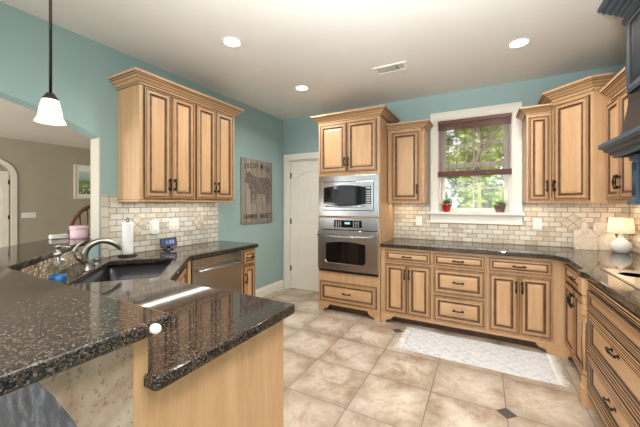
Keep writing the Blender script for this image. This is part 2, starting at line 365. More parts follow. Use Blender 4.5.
# far wall with door and window openings
WO = (2.403, 3.147, 1.262, 2.40)
MB('aqua').plate([(-.0, 0), (.118, 0), (.118, 2.07), (.912, 2.07), (.912, 0), (5.0, 0), (5.0, HC), (0, HC)], [[(WO[0], WO[2]), (WO[1], WO[2]), (WO[1], WO[3]), (WO[0], WO[3])]], 0, .14, 'xz').build('wall_back', kind='structure')
MB('aqua').box((WX, -8.6, 0), (WX + .14, -.001, HC)).build('wall_right', kind='structure')
# dining room shell
MB('taupe').plate([(-8.6, 0), (-2.35, 0), (-2.35, 1.95)] + [(-1.97 - .38 * cos(pi * k / 12), 1.95 + .30 * sin(pi * k / 12)) for k in range(1, 12)] + [(-1.59, 1.95), (-1.59, 0), (.14, 0), (.14, HC), (-8.6, HC)], [], -6.0, -5.85, 'yz').build('wall_dining', kind='structure')
MB('taupe').box((-5.849, .0, 0), (-.001, .14, HC)).build('wall_dining_back', kind='structure')
PB = [(.0, 0), (.016, 0), (.016, .095), (.012, .105), (.008, .12), (.004, .135), (0, .135)]
MB('white').sweep([(.001, -1.345), (.001, -.001), (.012, -.001)], PB, out=1).build('baseboard_left', kind='structure')
MB('white').sweep([(-5.849, -1.5), (-5.849, -.02)], PB, out=1).build('baseboard_dining', kind='structure')
# arched doorway trim and the door seen through it
t = MB('white'); pth = [(-1.59, 0), (-1.59, 1.95)] + [(-1.97 + .38 * cos(pi * k / 12), 1.95 + .30 * sin(pi * k / 12)) for k in range(1, 12)] + [(-2.35, 1.95), (-2.35, 0)]
t.sweep(pth, [(-.0, -5.849), (.0, -5.825), (.085, -5.825), (.085, -5.849)], out=1, plane='yz'); t.build('trim_2', kind='structure')

def panel_door(name, w, h, panels, mat, hinge_side, y0, knob=False, hz=(.32, 1.08, 1.82)):
    """door slab in xz, front face at y=-.0 looking to -y; panels: outlines recessed with raised fields"""
    root = thing(name, '', '', (0, 0, 0)); del root['label']; del root['category']; root['kind'] = 'structure'
    m = MB(mat); m.plate([(0, 0), (w, 0), (w, h), (0, h)], panels, .0, .014, 'xz'); m.box((0, .014, 0), (w, .038, h))
    for p in panels:
        cx = sum(q[0] for q in p) / len(p); cz = sum(q[1] for q in p) / len(p)
        hw = max(abs(q[0] - cx) for q in p); s = (hw - .03) / hw
        m.plate([(cx + (q[0] - cx) * s, cz + (q[1] - cz) * (1 - (1 - s) * hw / max(abs(r[1] - cz) for r in p))) for q in p], [], .006, .016, 'xz', bevel=.006)
    m.build('door_panel', root)
    hx = 0 if hinge_side < 0 else w
    for z in hz: MB('bronze').cyl((hx + hinge_side * .006, -.008, z), .008, .09).box((hx - .012, -.002, z - .042), (hx + .012, .002, z + .042)).build('hinge', root)
    if knob: MB('nickel').lathe([(.0, 0), (.027, 0), (.027, .006), (.01, .01), (.01, .035), (.026, .045), (.028, .056), (.018, .066), (0, .068)], mat=Matrix.Translation((w - .07 if hinge_side < 0 else .07, 0, .95)) @ Matrix.Rotation(pi / 2, 4, 'X')).build('knob', root)
    return root
def archpanel(x0, x1, z0, z1, rise):
    return [(x0, z0), (x1, z0), (x1, z1)] + [(x1 - (x1 - x0) * k / 10, z1 + rise * sin(pi * k / 10)) for k in range(1, 10)] + [(x0, z1)]
d = panel_door('door_1', .76, 2.045, [archpanel(.115, .645, 1.03, 1.78, .10), [(.115, .23), (.645, .23), (.645, .85), (.115, .85)]], 'white', -1, 0)
d.location = (.136, .03, .008)
MB('white').sweep([(.116, 0), (.116, 2.072), (.914, 2.072), (.914, 0)], [(0, -.0005), (0, -.018), (.012, -.022), (.06, -.022), (.075, -.016), (.095, -.012), (.095, -.0005)], out=-1, plane='xz').build('trim_3', kind='structure')
t = MB('white'); t.box((.1185, .0, 0), (.131, .075, 2.07)); t.box((.899, .0, 0), (.9115, .075, 2.07)); t.box((.131, 0, 2.0565), (.899, .075, 2.0695)); t.box((.131, .07, 0), (.899, .075, 2.05)); t.build('trim_4', kind='structure')
d2 = panel_door('door_2', .74, 2.05, [archpanel(.11, .63, 1.03, 1.78, .10), [(.11, .23), (.63, .23), (.63, .85), (.11, .85)]], 'white', 1, 0, True)
d2.location = (-5.93, -2.345, .005); d2.rotation_euler = (0, 0, pi / 2)
MB('taupe').plate([(-2.36, 0), (-1.58, 0), (-1.58, 2.3), (-2.36, 2.3)], [], -5.999, -5.975, 'yz').build('wall_doorway', kind='structure')

# window: frame, casing, sill, sashes with muntins, glass
wroot = thing('window_1', '', ''); del wroot['label']; del wroot['category']; wroot['kind'] = 'structure'
x0, x1, z0, z1 = WO
CP = [(0, -.0005), (0, -.016), (.01, -.022), (.02, -.018), (.083, -.02), (.098, -.026), (.110, -.026), (.110, -.0005)]
MB('white').sweep([(x0, z0 + .012), (x0, z1), (x1, z1), (x1, z0 + .012)], CP, out=-1, plane='xz').build('window_casing', wroot)
MB('white').box((x0 - .128, -.062, z0 - .018), (x1 + .128, .10, z0 + .012), .006).build('window_sill', wroot)
MB('white').box((x0 - .112, -.02, z0 - .125), (x1 + .112, -.0005, z0 - .018), .004).box((x0 - .112, -.026, z0 - .125), (x1 + .112, -.0005, z0 - .108), .004).build('apron', wroot)
m = MB('white')
m.box((x0, .0, z0 + .012), (x0 + .012, .139, z1)); m.box((x1 - .012, 0, z0 + .012), (x1, .139, z1)); m.box((x0 + .012, 0, z1 - .012), (x1 - .012, .139, z1)); m.build('window_frame', wroot)
for nm, a, b, yy in (('lower_sash', z0 + .013, 1.86, .06), ('upper_sash', 1.83, z1 - .013, .095)):
    m = MB('white'); xa, xb = x0 + .013, x1 - .013
    m.plate([(xa, a), (xb, a), (xb, b), (xa, b)], [[(xa + .042, a + .05), (xb - .042, a + .05), (xb - .042, b - .04), (xa + .042, b - .04)]], yy, yy + .03, 'xz')
    mx = (xa + xb) / 2; m.box((mx - .009, yy + .004, a + .05), (mx + .009, yy + .026, b - .04)); mz = (a + b) / 2; m.box((xa + .042, yy + .005, mz - .009), (xb - .042, yy + .025, mz + .009))
    sash = m.build('sash', wroot); MB('glass').box((xa + .04, yy + .013, a + .048), (xb - .04, yy + .017, b - .038)).build('pane', sash)

# tiled backsplashes (setting), with diamond accents and end border
def diamond(parent, axis, c, r):
    mtx = Matrix.Rotation(pi / 4, 4, 'Z')
    m = MB('grout'); q = [(c[0] - r, c[1]), (c[0], c[1] - r), (c[0] + r, c[1]), (c[0], c[1] + r)]
    if axis == 'yz': m.plate(q, [], .0122, .0142, 'yz')
    else: m.plate(q, [], -.0142, -.0122, 'xz')
    m.build('accent_grout', parent); e = r / 2; m = MB('tan_tile')
    for dx, dz in ((-e, 0), (e, 0), (0, -e), (0, e)):
        k = e - .004; q = [(c[0] + dx - k, c[1] + dz), (c[0] + dx, c[1] + dz - k), (c[0] + dx + k, c[1] + dz), (c[0] + dx, c[1] + dz + k)]
        if axis == 'yz': m.plate(q, [], .0143, .0175, 'yz', bevel=.0015, seg=1)
        else: m.plate(q, [], -.0175, -.0143, 'xz', bevel=.0015, seg=1)
    m.build('accent_tile', parent)
sl = MB('splash_y').box((.0006, -2.60, .9152), (.012, -1.375, 1.388)).build('wall_tile_left', kind='structure')
MB('border').box((.0006, -2.655, .9152), (.0135, -2.601, 1.386), .002).box((.0006, -2.60, 1.386), (.0135, -2.53, 1.45), .002).plate([(-2.655, 1.388), (-2.602, 1.388), (-2.602, 1.45), (-2.655, 1.45)], [], .0006, .0135, 'yz', bevel=.001).build('border_tile', sl)
diamond(sl, 'yz', (-1.665, 1.165), .085); diamond(sl, 'yz', (-2.36, 1.18), .105)
sf = MB('splash_x').box((1.828, -.012, .9152), (WX - .0125, -.0006, 1.378)); sf.bm.clear()
sf.plate([(1.828, .9152), (WX - .0125, .9152), (WX - .0125, 1.378), (x1 + .130, 1.378), (x1 + .130, z0 - .1), (x1 + .113, z0 - .1), (x1 + .113, z0 - .127), (x0 - .113, z0 - .127), (x0 - .113, z0 - .1), (x0 - .130, z0 - .1), (x0 - .130, 1.378), (1.828, 1.378)], [], -.012, -.0006, 'xz')
sf = sf.build('wall_tile_back', kind='structure'); diamond(sf, 'xz', (3.70, 1.175), .105)
MB('splash_y').box((WX - .012, -2.9, .9152), (WX - .0006, -.0006, 1.378)).build('wall_tile_right', kind='structure')
# knee walls: behind the sink (diagonal) and under the bar
A, B = Vector((.83, -3.456)), Vector((0, -2.79)); u = (B - A).normalized(); nrm = Vector((-u.y, u.x)) * -1   # nrm points towards the kitchen
L = (B - A).length; ang = math.atan2(-u.y, -u.x)
kw = bpy.data.objects.new('wall_knee', None); COL.objects.link(kw); kw['kind'] = 'structure'
ofs = .035
m = MB('aqua'); a0, b0 = A - nrm * ofs, Vector((-.14, -2.69)) - nrm * ofs
pts = [(.80, -3.52), (2.04, -3.52), (2.04, -3.62), (.73, -3.62), (-.30, -2.80), (-.142, -2.6725), (-.002, -2.6725), (-.002, -2.80)]
m.plate([(.80, -3.52), (2.04, -3.52), (2.04, -3.62), (.73, -3.62)], [], .0, 1.028, 'xy'); m.build('knee_wall', kw)
kd = bpy.data.objects.new('wall_sink', None); COL.objects.link(kd); kd['kind'] = 'structure'
MB('aqua').plate([(.80, -3.52), (.73, -3.62), (-.30, -2.80), (-.142, -2.6725), (-.002, -2.6725), (-.002, -2.80)], [], 0, 1.028, 'xy').build('knee_wall', kd)
mo = MB('mosaic'); mo.box((0, -.006, .9155), (L - .012, .006, 1.028)); o = mo.build('mosaic_strip', kd)
o.location = (B.x - nrm.x * ofs * .3 + .006, B.y - nrm.y * ofs * .3 - .004, 0); o.rotation_euler = (0, 0, ang)
mo = MB('mosaic').box((.81, -3.519, .9155), (2.038, -3.506, 1.028)).build('mosaic_panel', kw)
m = MB('travertine'); m.plate([(-3.545, 0), (-3.545, 1.028), (-3.752, 1.028)] + [(-3.752 + .13 * (k / 8) ** .8, 1.028 - .27 * k / 8) for k in range(1, 9)] + [(-3.622, 0)], [], 2.0405, 2.052, 'yz'); m.build('end_panel', kw)
m = MB('wood'); m.box((2.0405, -3.5445, 0), (2.052, -3.506, 1.028)); m.build('end_strip', kw)
m = MB('kneestone'); m.plate([(.735, -3.6205), (2.0395, -3.6205), (2.0395, -3.638), (.735, -3.638)], [], 0, 1.028, 'xy'); m.build('stone_facing', kw)

# ------------------------------------------------------------------ cabinet parts (local frame: front at y=0 looking to -y, width +x)
RAISED = [(0, 0, 1), (0, .017, 1), (.003, .021, 3), (.009, .021, 2), (.012, .015, 1), (.015, .015, 3), (.019, .021, 2), (.023, .0195, 3), (.043, .021, 2), (.047, .019, 1), (.053, .012, 1), (.059, .011, 2), (.068, .0135, 0), (.088, .018, 0)]
def profile_panel(x0, x1, z0, z1, prof, mats, y=0., rows=None):
    m = MB(mats); bm = m.bm; rings = []
    lim = min(x1 - x0, z1 - z0) / 2 - .012; k = min(1., lim / prof[-1][0])
    for i, h, mi in prof: i *= k; rings.append([bm.verts.new((a, y - h, b)) for a, b in ((x0 + i, z0 + i), (x1 - i, z0 + i), (x1 - i, z1 - i), (x0 + i, z1 - i))])
    for (A_, B_, p) in zip(rings, rings[1:], prof):
        for j in range(4): f = bm.faces.new((A_[j], A_[(j + 1) % 4], B_[(j + 1) % 4], B_[j])); f.material_index = p[2]
    f = bm.faces.new(rings[-1]); f.material_index = 0
    bm.faces.new(rings[0][::-1]); return m
def handle(parent, x, z, y=-.021, vert=True, ln=.1):
    m = MB('bronze'); d = ln / 2
    def p(a, b, c): return (x + b, y - c, z + a) if vert else (x + a, y - c, z + b)
    m.tube([p(-d, 0, .02), p(-d * .55, 0, .027), p(0, 0, .029), p(d * .55, 0, .027), p(d, 0, .02)], [.0045, .005, .0075, .005, .0045], 8)
    for s in (-1, 1):
        m.tube([p(s * d * .78, 0, 0), p(s * d * .78, 0, .026)], .0048, 8)
        m.box(*[tuple(f(a, b) for a, b in zip(p(s * d * .78 - .012, -.009, 0), p(s * d * .78 + .012, .009, .004))) for f in (min, max)], .002)
        m.tube([p(s * d * .98, 0, .016), p(s * d * .98, 0, .026)], .0075, 8)
    return m.build('handle', parent)
DM = ['wood', 'glaze', 'glaze_shade', 'wood_frame']; DMF = ['wood_flat', 'glaze', 'glaze_shade', 'wood_frame']
def door(root, x0, x1, z0, z1, hside=None, hz=None, hl=.1, mats=DM):
    o = profile_panel(x0, x1, z0, z1, RAISED, mats).build('door', root)
    if hside is not None: handle(o, x1 - .022 if hside > 0 else x0 + .022, hz if hz is not None else z0 + .13, ln=hl)
    return o
def drawer(root, x0, x1, z0, z1, pull=True):
    o = profile_panel(x0, x1, z0, z1, RAISED, DMF).build('drawer', root)
    if pull: handle(o, (x0 + x1) / 2, (z0 + z1) / 2, y=-.018 if z1 - z0 > .17 else -.016, vert=False, ln=.10)
    return o
CROWN = [(0, 0, 1), (.006, 0, 1), (.009, .004, 0), (.010, .016, 1), (.013, .021, 0), (.022, .029, 0), (.036, .041, 1), (.040, .044, 0), (.056, .058, 1), (.062, .063, 0), (.068, .070, 1), (.077, .074, 0), (.080, .094, 0), (.074, .096, 0), (0, .096, 0)]
def crown(root, path, z, k=1., out=1, mats=('wood_flat', 'glaze')):
    m = MB(list(mats)); m.sweep(path, [(p[0] * k, z + p[1] * k, p[2]) for p in CROWN], out=out); return m.build('crown_molding', root)
def dentil(root, path, z, out=1):
    """rope row under the crown"""
    m = MB(['wood_flat', 'glaze'])
    for a, b in zip(path, path[1:]):
        a, b = Vector(a), Vector(b); d = b - a; n = max(1, int(d.length / .014)); nn = Vector((d.y, -d.x)).normalized() * out * .006
        for k in range(n):
            p = a + d * ((k + .5) / n) + nn; q = d.normalized() * .005; m.tube([(p.x - q.x, p.y - q.y, z - .008), (p.x + q.x, p.y + q.y, z + .008)], .0055, 6, mi=k % 2 * 0)
    return m.build('rope_molding', root)
def feet(w, h=.105, left=True, right=True, fw=.075):
    """valance outline with bracket feet"""
    o = [(0, 0)] if left else [(0, h * .8)]
    if left: o += [(fw, 0), (fw, .02), (fw + .012, .04)] + [(fw + .03 + .05 * sin(pi / 2 * k / 4), .045 + (h * .8 - .045) * (1 - cos(pi / 2 * k / 4))) for k in range(5)]
    r = []
    if right: r = [(w - a, b) for a, b in ([(0, 0), (fw, 0), (fw, .02), (fw + .012, .04)] + [(fw + .03 + .05 * sin(pi / 2 * k / 4), .045 + (h * .8 - .045) * (1 - cos(pi / 2 * k / 4))) for k in range(5)])][::-1]
    else: r = [(w, h * .8)]
    return o + r + [(w, h), (0, h)]

# ---------------- left upper cabinet (four doors)
r = thing('wall_cabinet', 'long maple wall cabinet with four glazed doors above the sink counter', 'cabinet', (.33, -2.525, 0), pi / 2)
w = 1.095; m = MB('wood'); m.box((0, 0, 1.392), (w, .327, 2.395), .002); m.build('body', r)
MB(DM).sweep([(0, .326), (0, 0), (w, 0), (w, .326)], [(0, 1.392), (.006, 1.392), (.008, 1.398), (.008, 1.412, 1), (.004, 1.416), (0, 1.416)], out=1).build('light_rail', r)
for a, b, hs in ((.035, .283, 1), (.289, .537, -1), (.558, .806, 1), (.812, 1.06, -1)): door(r, a, b, 1.425, 2.375, hs, 1.55)
crown(r, [(0, .326), (0, 0), (w, 0), (w, .326)], 2.385)
# ---------------- base run on the left: narrow cabinet, dishwasher, diagonal sink base, peninsula
r = thing('base_cabinet', 'narrow maple base cabinet with one drawer right of the dishwasher', 'cabinet', (.575, -1.572, 0), pi / 2)
m = MB('wood'); m.box((0, 0, .105), (.225, .571, .872), .002); m.box((.01, .06, 0), (.225, .55, .105)); m.build('body', r)
drawer(r, .02, .205, .705, .855); door(r, .02, .205, .135, .69, -1, .56)
r = thing('dishwasher', 'stainless dishwasher with a bar handle under the left counter', 'dishwasher', (.575, -2.207, 0), pi / 2)
MB('black').box((.003, .03, .0), (.627, .56, .868)).build('body', r)
d = MB('steel').box((.004, -.014, .115), (.626, .03, .775), .004).build('door', r); MB('steel').box((.004, -.014, .778), (.626, .03, .866), .004).build('control_panel', r)
MB('steel').tube([(.03, -.06, .765), (.18, -.064, .765), (.315, -.065, .765), (.45, -.064, .765), (.6, -.06, .765)], .012, 12).box((.035, -.06, .757), (.055, -.012, .773), .003).box((.575, -.06, .757), (.595, -.012, .773), .003).build('handle', d)
MB('black').box((.004, .02, .01), (.626, .03, .11)).build('kick_plate', r)
q = sqrt(.5); r = thing('sink_base_cabinet', 'diagonal maple sink base cabinet beside the dishwasher', 'cabinet', (.60, -2.27, 0), pi / 4 * 3 - pi / 2)
r.location = (1.168, -2.858, 0); r.rotation_euler = (0, 0, radians(135))
m = MB('wood'); wd = .80; m.box((0, 0, .105), (wd, .02, .872)); m.box((.0, .05, 0), (wd, .06, .105)); m.build('face_frame', r)
door(r, .06, .395, .135, .845, 1, .7); door(r, .402, .74, .135, .845, -1, .7)
f_ = MB('wood').box((.03, -2.243, .105), (.575, -2.2095, .872), .001).build('filler_stile', r); f_.matrix_parent_inverse = (Matrix.Translation(r.location) @ Matrix.Rotation(radians(135), 4, 'Z')).inverted()
r = thing('peninsula_cabinet', 'plain maple panelled end of the sink peninsula', 'cabinet', (0, 0, 0))
m = MB('wood'); m.box((2.0, -3.5055, .0), (2.05, -2.862, .8735), .002); m.build('end_panel', r)
m = MB('wood'); m.box((1.20, -3.5, .105), (1.999, -2.88, .64)); m.box((1.20, -2.90, .64), (1.999, -2.88, .8735)); m.box((1.22, -3.48, 0), (1.999, -2.95, .105)); m.build('body', r)
# ---------------- tall oven cabinet
TW = .815; r = thing('oven_cabinet', 'tall maple cabinet that holds the microwave and the oven', 'cabinet', (1.008, -.62, 0))
m = MB('wood')
m.plate([(0, .1), (TW, .1), (TW, 2.41), (0, 2.41)], [[(.03, .525), (TW - .03, .525), (TW - .03, 1.19), (.03, 1.19)], [(.03, 1.225), (TW - .03, 1.225), (TW - .03, 1.715), (.03, 1.715)]], 0, .02, 'xz')
m.box((0, .02, 0), (.018, .617, 2.41)); m.box((TW - .018, .02, 0), (TW, .617, 2.41)); m.box((.018, .597, .1), (TW - .018, .617, 2.41)); m.box((.018, .02, 2.39), (TW - .018, .597, 2.41)); m.box((.018, .02, .1), (TW - .018, .597, .12))
m.box((.018, .02, .50), (TW - .018, .597, .52)); m.box((.018, .02, 1.195), (TW - .018, .597, 1.215)); m.box((.018, .02, 1.72), (TW - .018, .597, 1.74)); m.build('body', r); MB('toe_shade_wood').box((.019, .09, 0), (TW - .019, .5, .0995)).build('toe_kick', r)
MB('wood_flat').plate(feet(TW, .125, fw=.07), [], -.006, -.0003, 'xz').build('valance', r)
door(r, .022, .396, 1.765, 2.375, 1, 1.89); door(r, .402, .776, 1.765, 2.375, -1, 1.89); drawer(r, .022, .776, .135, .395)
crown(r, [(0, .615), (0, 0), (TW, 0), (TW, .615)], 2.40)
# wall oven
r = thing('wall_oven', 'stainless wall oven with a dark window under the microwave', 'oven', (1.008, -.62, 0))
MB('black').box((.034, .0, .529), (TW - .034, .5, 1.186)).build('body', r)
MB('steel').box((.012, -.03, 1.055), (TW - .012, -.002, 1.198), .004).build('control_panel', r)
MB('blackglass').box((.235, -.034, 1.085), (.60, -.0295, 1.172), .003).build('display', r)
MB('led').box((.38, -.0355, 1.125), (.45, -.0342, 1.150)).build('clock_digits', r)
for xs in ((.26, .29, .32), (.49, .52, .55)):
    m = MB('plastic')
    for k in range(4):
        for x in xs: m.box((x, -.0352, 1.096 + k * .018), (x + .014, -.0342, 1.101 + k * .018))
    m.build('button_marks', r)
d = MB('steel').plate([(.012, .555), (TW - .012, .555), (TW - .012, 1.045), (.012, 1.045)], [[(.15, .64), (.62, .64), (.65, .68), (.65, .86)] + [(.65 - .52 * k / 8, .885 + .025 * sin(pi * k / 8)) for k in range(0, 9)] + [(.12, .86), (.12, .68)]], -.045, -.003, 'xz', bevel=.003).build('door', r)
MB('blackglass').box((.1, -.03, .62), (.67, -.02, .92)).build('window', d)
MB('steel').tube([(.03, -.085, .985), (.2, -.092, .975), (.388, -.095, .972), (.58, -.092, .975), (.745, -.085, .985)], .014, 12).box((.035, -.088, .975), (.06, -.044, .998), .004).box((.715, -.088, .975), (.74, -.044, .998), .004).build('handle', d)
MB('black').box((.016, -.03, .522), (TW - .016, -.002, .55), .003).build('vent_strip', r)
# microwave with trim kit
r = thing('microwave', 'built-in stainless microwave with a bowed black window above the oven', 'microwave', (1.008, -.62, 0))
MB('black').box((.034, .0, 1.229), (TW - .034, .45, 1.711)).build('body', r)
MB('steel').plate([(.010, 1.218), (TW - .010, 1.218), (TW - .010, 1.722), (.010, 1.722)], [[(.075, 1.292), (TW - .075, 1.292), (TW - .075, 1.648), (.075, 1.648)]], -.02, -.002, 'xz', bevel=.004).build('trim_kit', r)
m = MB('steel'); m.box((.078, -.03, 1.295), (TW - .078, -.004, 1.645), .004); d = m.build('door', r)
bow = [(.088 + .56 * k / 12, 1.575 + .028 * sin(pi * k / 12)) for k in range(13)]; bow2 = [(.088 + .56 * k / 12, 1.372 - .03 * sin(pi * k / 12)) for k in range(13)]
MB('blackglass').plate(bow2 + bow[::-1], [], -.034, -.029, 'xz').build('window', d)
MB('sink').plate([(.2, 1.385), (.5, 1.385), (.5, 1.555), (.2, 1.555)], [], -.0355, -.0341, 'xz').build('inner_screen', d)
m = MB(['blackglass', 'plastic', 'led']); m.plate([(.652, 1.372), (.712, 1.372), (.712, 1.585), (.652, 1.585)], [], -.034, -.029, 'xz'); m.box((.660, -.0352, 1.555), (.704, -.0342, 1.574), mi=2)
for k in range(6):
    for j in range(3): m.box((.661 + j * .016, -.0352, 1.385 + k * .027), (.672 + j * .016, -.0342, 1.395 + k * .027), mi=1)
m.build('keypad', d)
MB('steel').tube([(.12 + .51 * k / 8, -.052, 1.345 - .012 * sin(pi * k / 8)) for k in range(9)], .009, 10).box((.13, -.052, 1.338), (.142, -.028, 1.35)).box((.606, -.052, 1.338), (.618, -.028, 1.35)).build('handle', d)
# ---------------- wall cabinets on the back wall
r = thing('wall_cabinet', 'single-door maple wall cabinet between the oven cabinet and the window', 'cabinet', (1.845, -.33, 0))
r.location.x = 1.808; w = .485; MB('wood').box((0, 0, 1.38), (w - .09, .327, 2.30), .002).box((w - .09, .03, 1.38), (w - .05, .327, 2.30), .002).build('body', r); r.location.x = 1.834
door(r, .05, .375, 1.41, 2.245, 1, 1.55)
crown(r, [(.0, 0), (w - .052, 0), (w - .052, .27)], 2.275, .8)
MB('wood_flat').lathe([(0, 0), (.018, 0), (.022, .01), (.016, .02), (.02, .08), (.026, .4), (.02, .74), (.016, .80), (.022, .81), (.022, .86), (.0, .86)], (w - .07, .012, 1.385), 16).build('corner_pilaster', r)
r = thing('wall_cabinet', 'narrow maple wall cabinet between the window and the corner cabinet', 'cabinet', (3.262, -.33, 0))
MB('wood').box((0, 0, 1.38), (.205, .327, 2.30), .002).build('body', r); door(r, .018, .188, 1.41, 2.25, 1, 1.55)
crown(r, [(0, .30), (0, 0), (.205, 0)], 2.275, .8)
# diagonal corner wall cabinet (taller)
r = thing('corner_wall_cabinet', 'tall diagonal maple corner wall cabinet with one large door', 'cabinet', (3.475, -.33, 0), -pi / 4)
bw = .345; m = MB('wood')
loc = lambda X, Y: (q * (X - 3.475) - q * (Y + .33), q * (X - 3.475) + q * (Y + .33))
ol = [loc(3.475, -.33), loc(3.475 + bw * q, -.33 - bw * q), loc(WX - .013, -.33 - bw * q), loc(WX - .013, -.014), loc(3.475, -.014)]
m.plate(ol, [], 1.38, 2.37, 'xy'); m.build('body', r); door(r, .02, bw - .022, 1.41, 2.335, -1, 1.55)
cpath = [loc(3.475, -.04), ol[0], ol[1], loc(3.83, -.33 - bw * q)]
crown(r, cpath, 2.375, 1.05); dentil(r, cpath, 2.372)
# right wall cabinet beside the hood
r = thing('wall_cabinet', 'maple wall cabinet between the corner cabinet and the range hood', 'cabinet', (3.815, -.576, 0), -pi / 2)
w = .60; MB('wood').box((0, 0, 1.38), (w, .31, 2.26), .002).build('body', r); door(r, .03, .30, 1.41, 2.215, 1, 1.545); door(r, .306, .575, 1.41, 2.215, -1, 1.545)
crown(r, [(0.09, 0), (w, 0)], 2.235, 1.0)

# ---------------- base cabinets on the back wall
def toe(r, w, z=.0845, y=.09): return MB('toe_shade_wood').box((0.001, y, 0), (w - .001, y + .4, z)).build('toe_kick', r)
def face_run(w, body_d=.595):
    m = MB('wood'); m.box((0, 0, .085), (w, body_d, .872), .0015); return m
Yb = -.605
r = thing('base_cabinet', 'maple base cabinet with one drawer and two doors beside the oven cabinet', 'cabinet', (1.828, Yb, 0))
w = .567; face_run(w).build('body', r); toe(r, w); MB('wood_flat').plate(feet(w, .115, True, False, .06), [], -.006, -.0003, 'xz').build('valance', r)
drawer(r, .052, .55, .715, .845); door(r, .052, .298, .135, .69, 1, .585); door(r, .304, .55, .135, .69, -1, .585)
r = thing('base_cabinet', 'maple base cabinet with three drawers under the window', 'cabinet', (2.396, Yb, 0))
w = .506; face_run(w).build('body', r); toe(r, w); MB('wood_flat').plate(feet(w, .115, False, False), [], -.006, -.0003, 'xz').build('valance', r)
drawer(r, .012, .494, .715, .845); drawer(r, .012, .494, .425, .69); drawer(r, .012, .494, .135, .40)
r = thing('base_cabinet', 'maple base cabinet with one drawer and two doors nearest the inside corner', 'cabinet', (2.904, Yb, 0))
w = .622; face_run(w).build('body', r); toe(r, w); MB('wood_flat').plate(feet(w, .115, False, True, .14), [], -.006, -.0003, 'xz').build('valance', r)
drawer(r, .02, .52, .715, .845); door(r, .02, .267, .135, .69, 1, .585); door(r, .273, .52, .135, .69, -1, .585)
# right run
r = thing('base_cabinet', 'maple base cabinet between the inside corner and the turned post', 'cabinet', (3.53, -.612, 0), -pi / 2)
w = .665; face_run(w).build('body', r); toe(r, w); MB('wood_flat').plate(feet(w, .115, True, True, .05), [], -.006, -.0003, 'xz').build('valance', r)
drawer(r, .03, .62, .715, .845); door(r, .03, .322, .135, .69, 1, .6); door(r, .328, .62, .135, .69, -1, .6)
r = thing('cooktop_cabinet', 'maple cooktop cabinet with wide drawers, reeded bands and a turned corner post', 'cabinet', (3.50, -1.40, 0), -pi / 2)
w = 1.02; m = MB('wood'); m.box((0, 0, .085), (w, .62, .872), .0015); m.build('body', r); toe(r, w)
BAND = [(0, 0, 0), (.006, 0, 1), (.010, .004, 0), (.014, .012, 1), (.008, .016, 0), (.016, .022, 0), (.018, .030, 1), (.010, .034, 0), (.02, .042, 0), (.02, .05, 1), (.008, .054, 0), (0, .056, 0)]
for z in (.812, .085):
    MB(['wood_flat', 'glaze']).sweep([(0, 0), (w, 0)], [(p[0], z + p[1], p[2]) for p in BAND], out=1).build('reeded_band', r)
REED = [(0, 0, 1), (0, .020, 1), (.004, .026, 0), (.013, .026, 1), (.018, .018, 1), (.022, .024, 3), (.031, .024, 1), (.036, .016, 1), (.040, .022, 0), (.049, .022, 1), (.054, .013, 1), (.058, .018, 3), (.066, .018, 1), (.071, .008, 2), (.082, .012, 0), (.092, .013, 0)]
profile_panel(.02, w - .02, .685, .806, REED, DMF).build('drawer', r)
o = profile_panel(.02, w - .02, .405, .675, REED, DMF).build('drawer', r); handle(o, .46, .582, vert=False, ln=.11, y=-.013)
o = profile_panel(.02, w - .02, .145, .395, REED, DMF).build('drawer', r); handle(o, .42, .283, vert=False, ln=.11, y=-.013)
post = [(.0, .13), (.036, .13), (.04, .14), (.03, .16), (.036, .18), (.028, .2), (.025, .23), (.03, .36), (.031, .45), (.026, .56), (.024, .6), (.035, .62), (.038, .635), (.03, .65), (.036, .67), (.03, .69), (.033, .76), (.0, .76)]
def postobj(x):
    m = MB(['wood', 'glaze']); m.box((x - .042, -.042, 0), (x + .042, .042, .13), .003); m.lathe(post, (x, 0, 0), 20); m.box((x - .042, -.042, .76), (x + .042, .042, .872), .003)
    for z in (.165, .205, .61, .65, .69): m.lathe([(.026, z - .004), (.0325, z), (.026, z + .004)], (x, 0, 0), 20, mi=1)
    for k in range(12):
        a = pi * k / 6; m.tube([(x + .027 * cos(a), .027 * sin(a), .24), (x + .0315 * cos(a), .0315 * sin(a), .42), (x + .0265 * cos(a), .0265 * sin(a), .57)], .0035, 6, mi=k % 2)
    return m.build('corner_post', r)
postobj(-.062)

# ---------------- countertops
def rounded(pts, rads, n=6):
    out = []
    for i, p in enumerate(pts):
        p = Vector(p); a = Vector(pts[i - 1]); b = Vector(pts[(i + 1) % len(pts)]); rr = rads[i]
        if rr <= 0: out.append(tuple(p)); continue
        da, db = (a - p).normalized(), (b - p).normalized(); p0, p1 = p + da * rr, p + db * rr
        for k in range(n + 1): t_ = k / n; out.append(tuple(p0 * (1 - t_) ** 2 + p * 2 * t_ * (1 - t_) + p1 * t_ ** 2))
    return out
e1, e2 = Vector((.735, -.678)), Vector((.678, .735)); sc_ = Vector((.648, -2.772))
SW, SD = .365, .235
def sk(a, b): v = sc_ + e1 * a + e2 * b; return (v.x, v.y)
hole = rounded([sk(-SW, -SD), sk(SW, -SD), sk(SW, SD), sk(-SW, SD)], [.05] * 4)
ko = nrm * .012
cut = [(.0005, -2.785), (.0005, -1.31), (.6, -1.31), (.6, -2.25), (1.19, -2.842), (2.112, -2.842), (2.105, -3.518), (2.0525, -3.518), (2.0525, -3.5045), (.845, -3.5045)]
cut[-1] = (.862, -3.5045); cut.append((.85, -3.456)); 
m = MB('granite'); m.plate(rounded(cut, [0, 0, .03, .05,   .04, .03, .02, 0, 0, 0, 0]), [hole[::-1]], .875, .915, 'xy', bevel=.008); ct = m.build('countertop')
tag(ct, 'lower dark granite countertop running from the dishwasher round to the peninsula end', 'countertop')
far_l = [(-.56, -2.745), (.5, -3.90)]
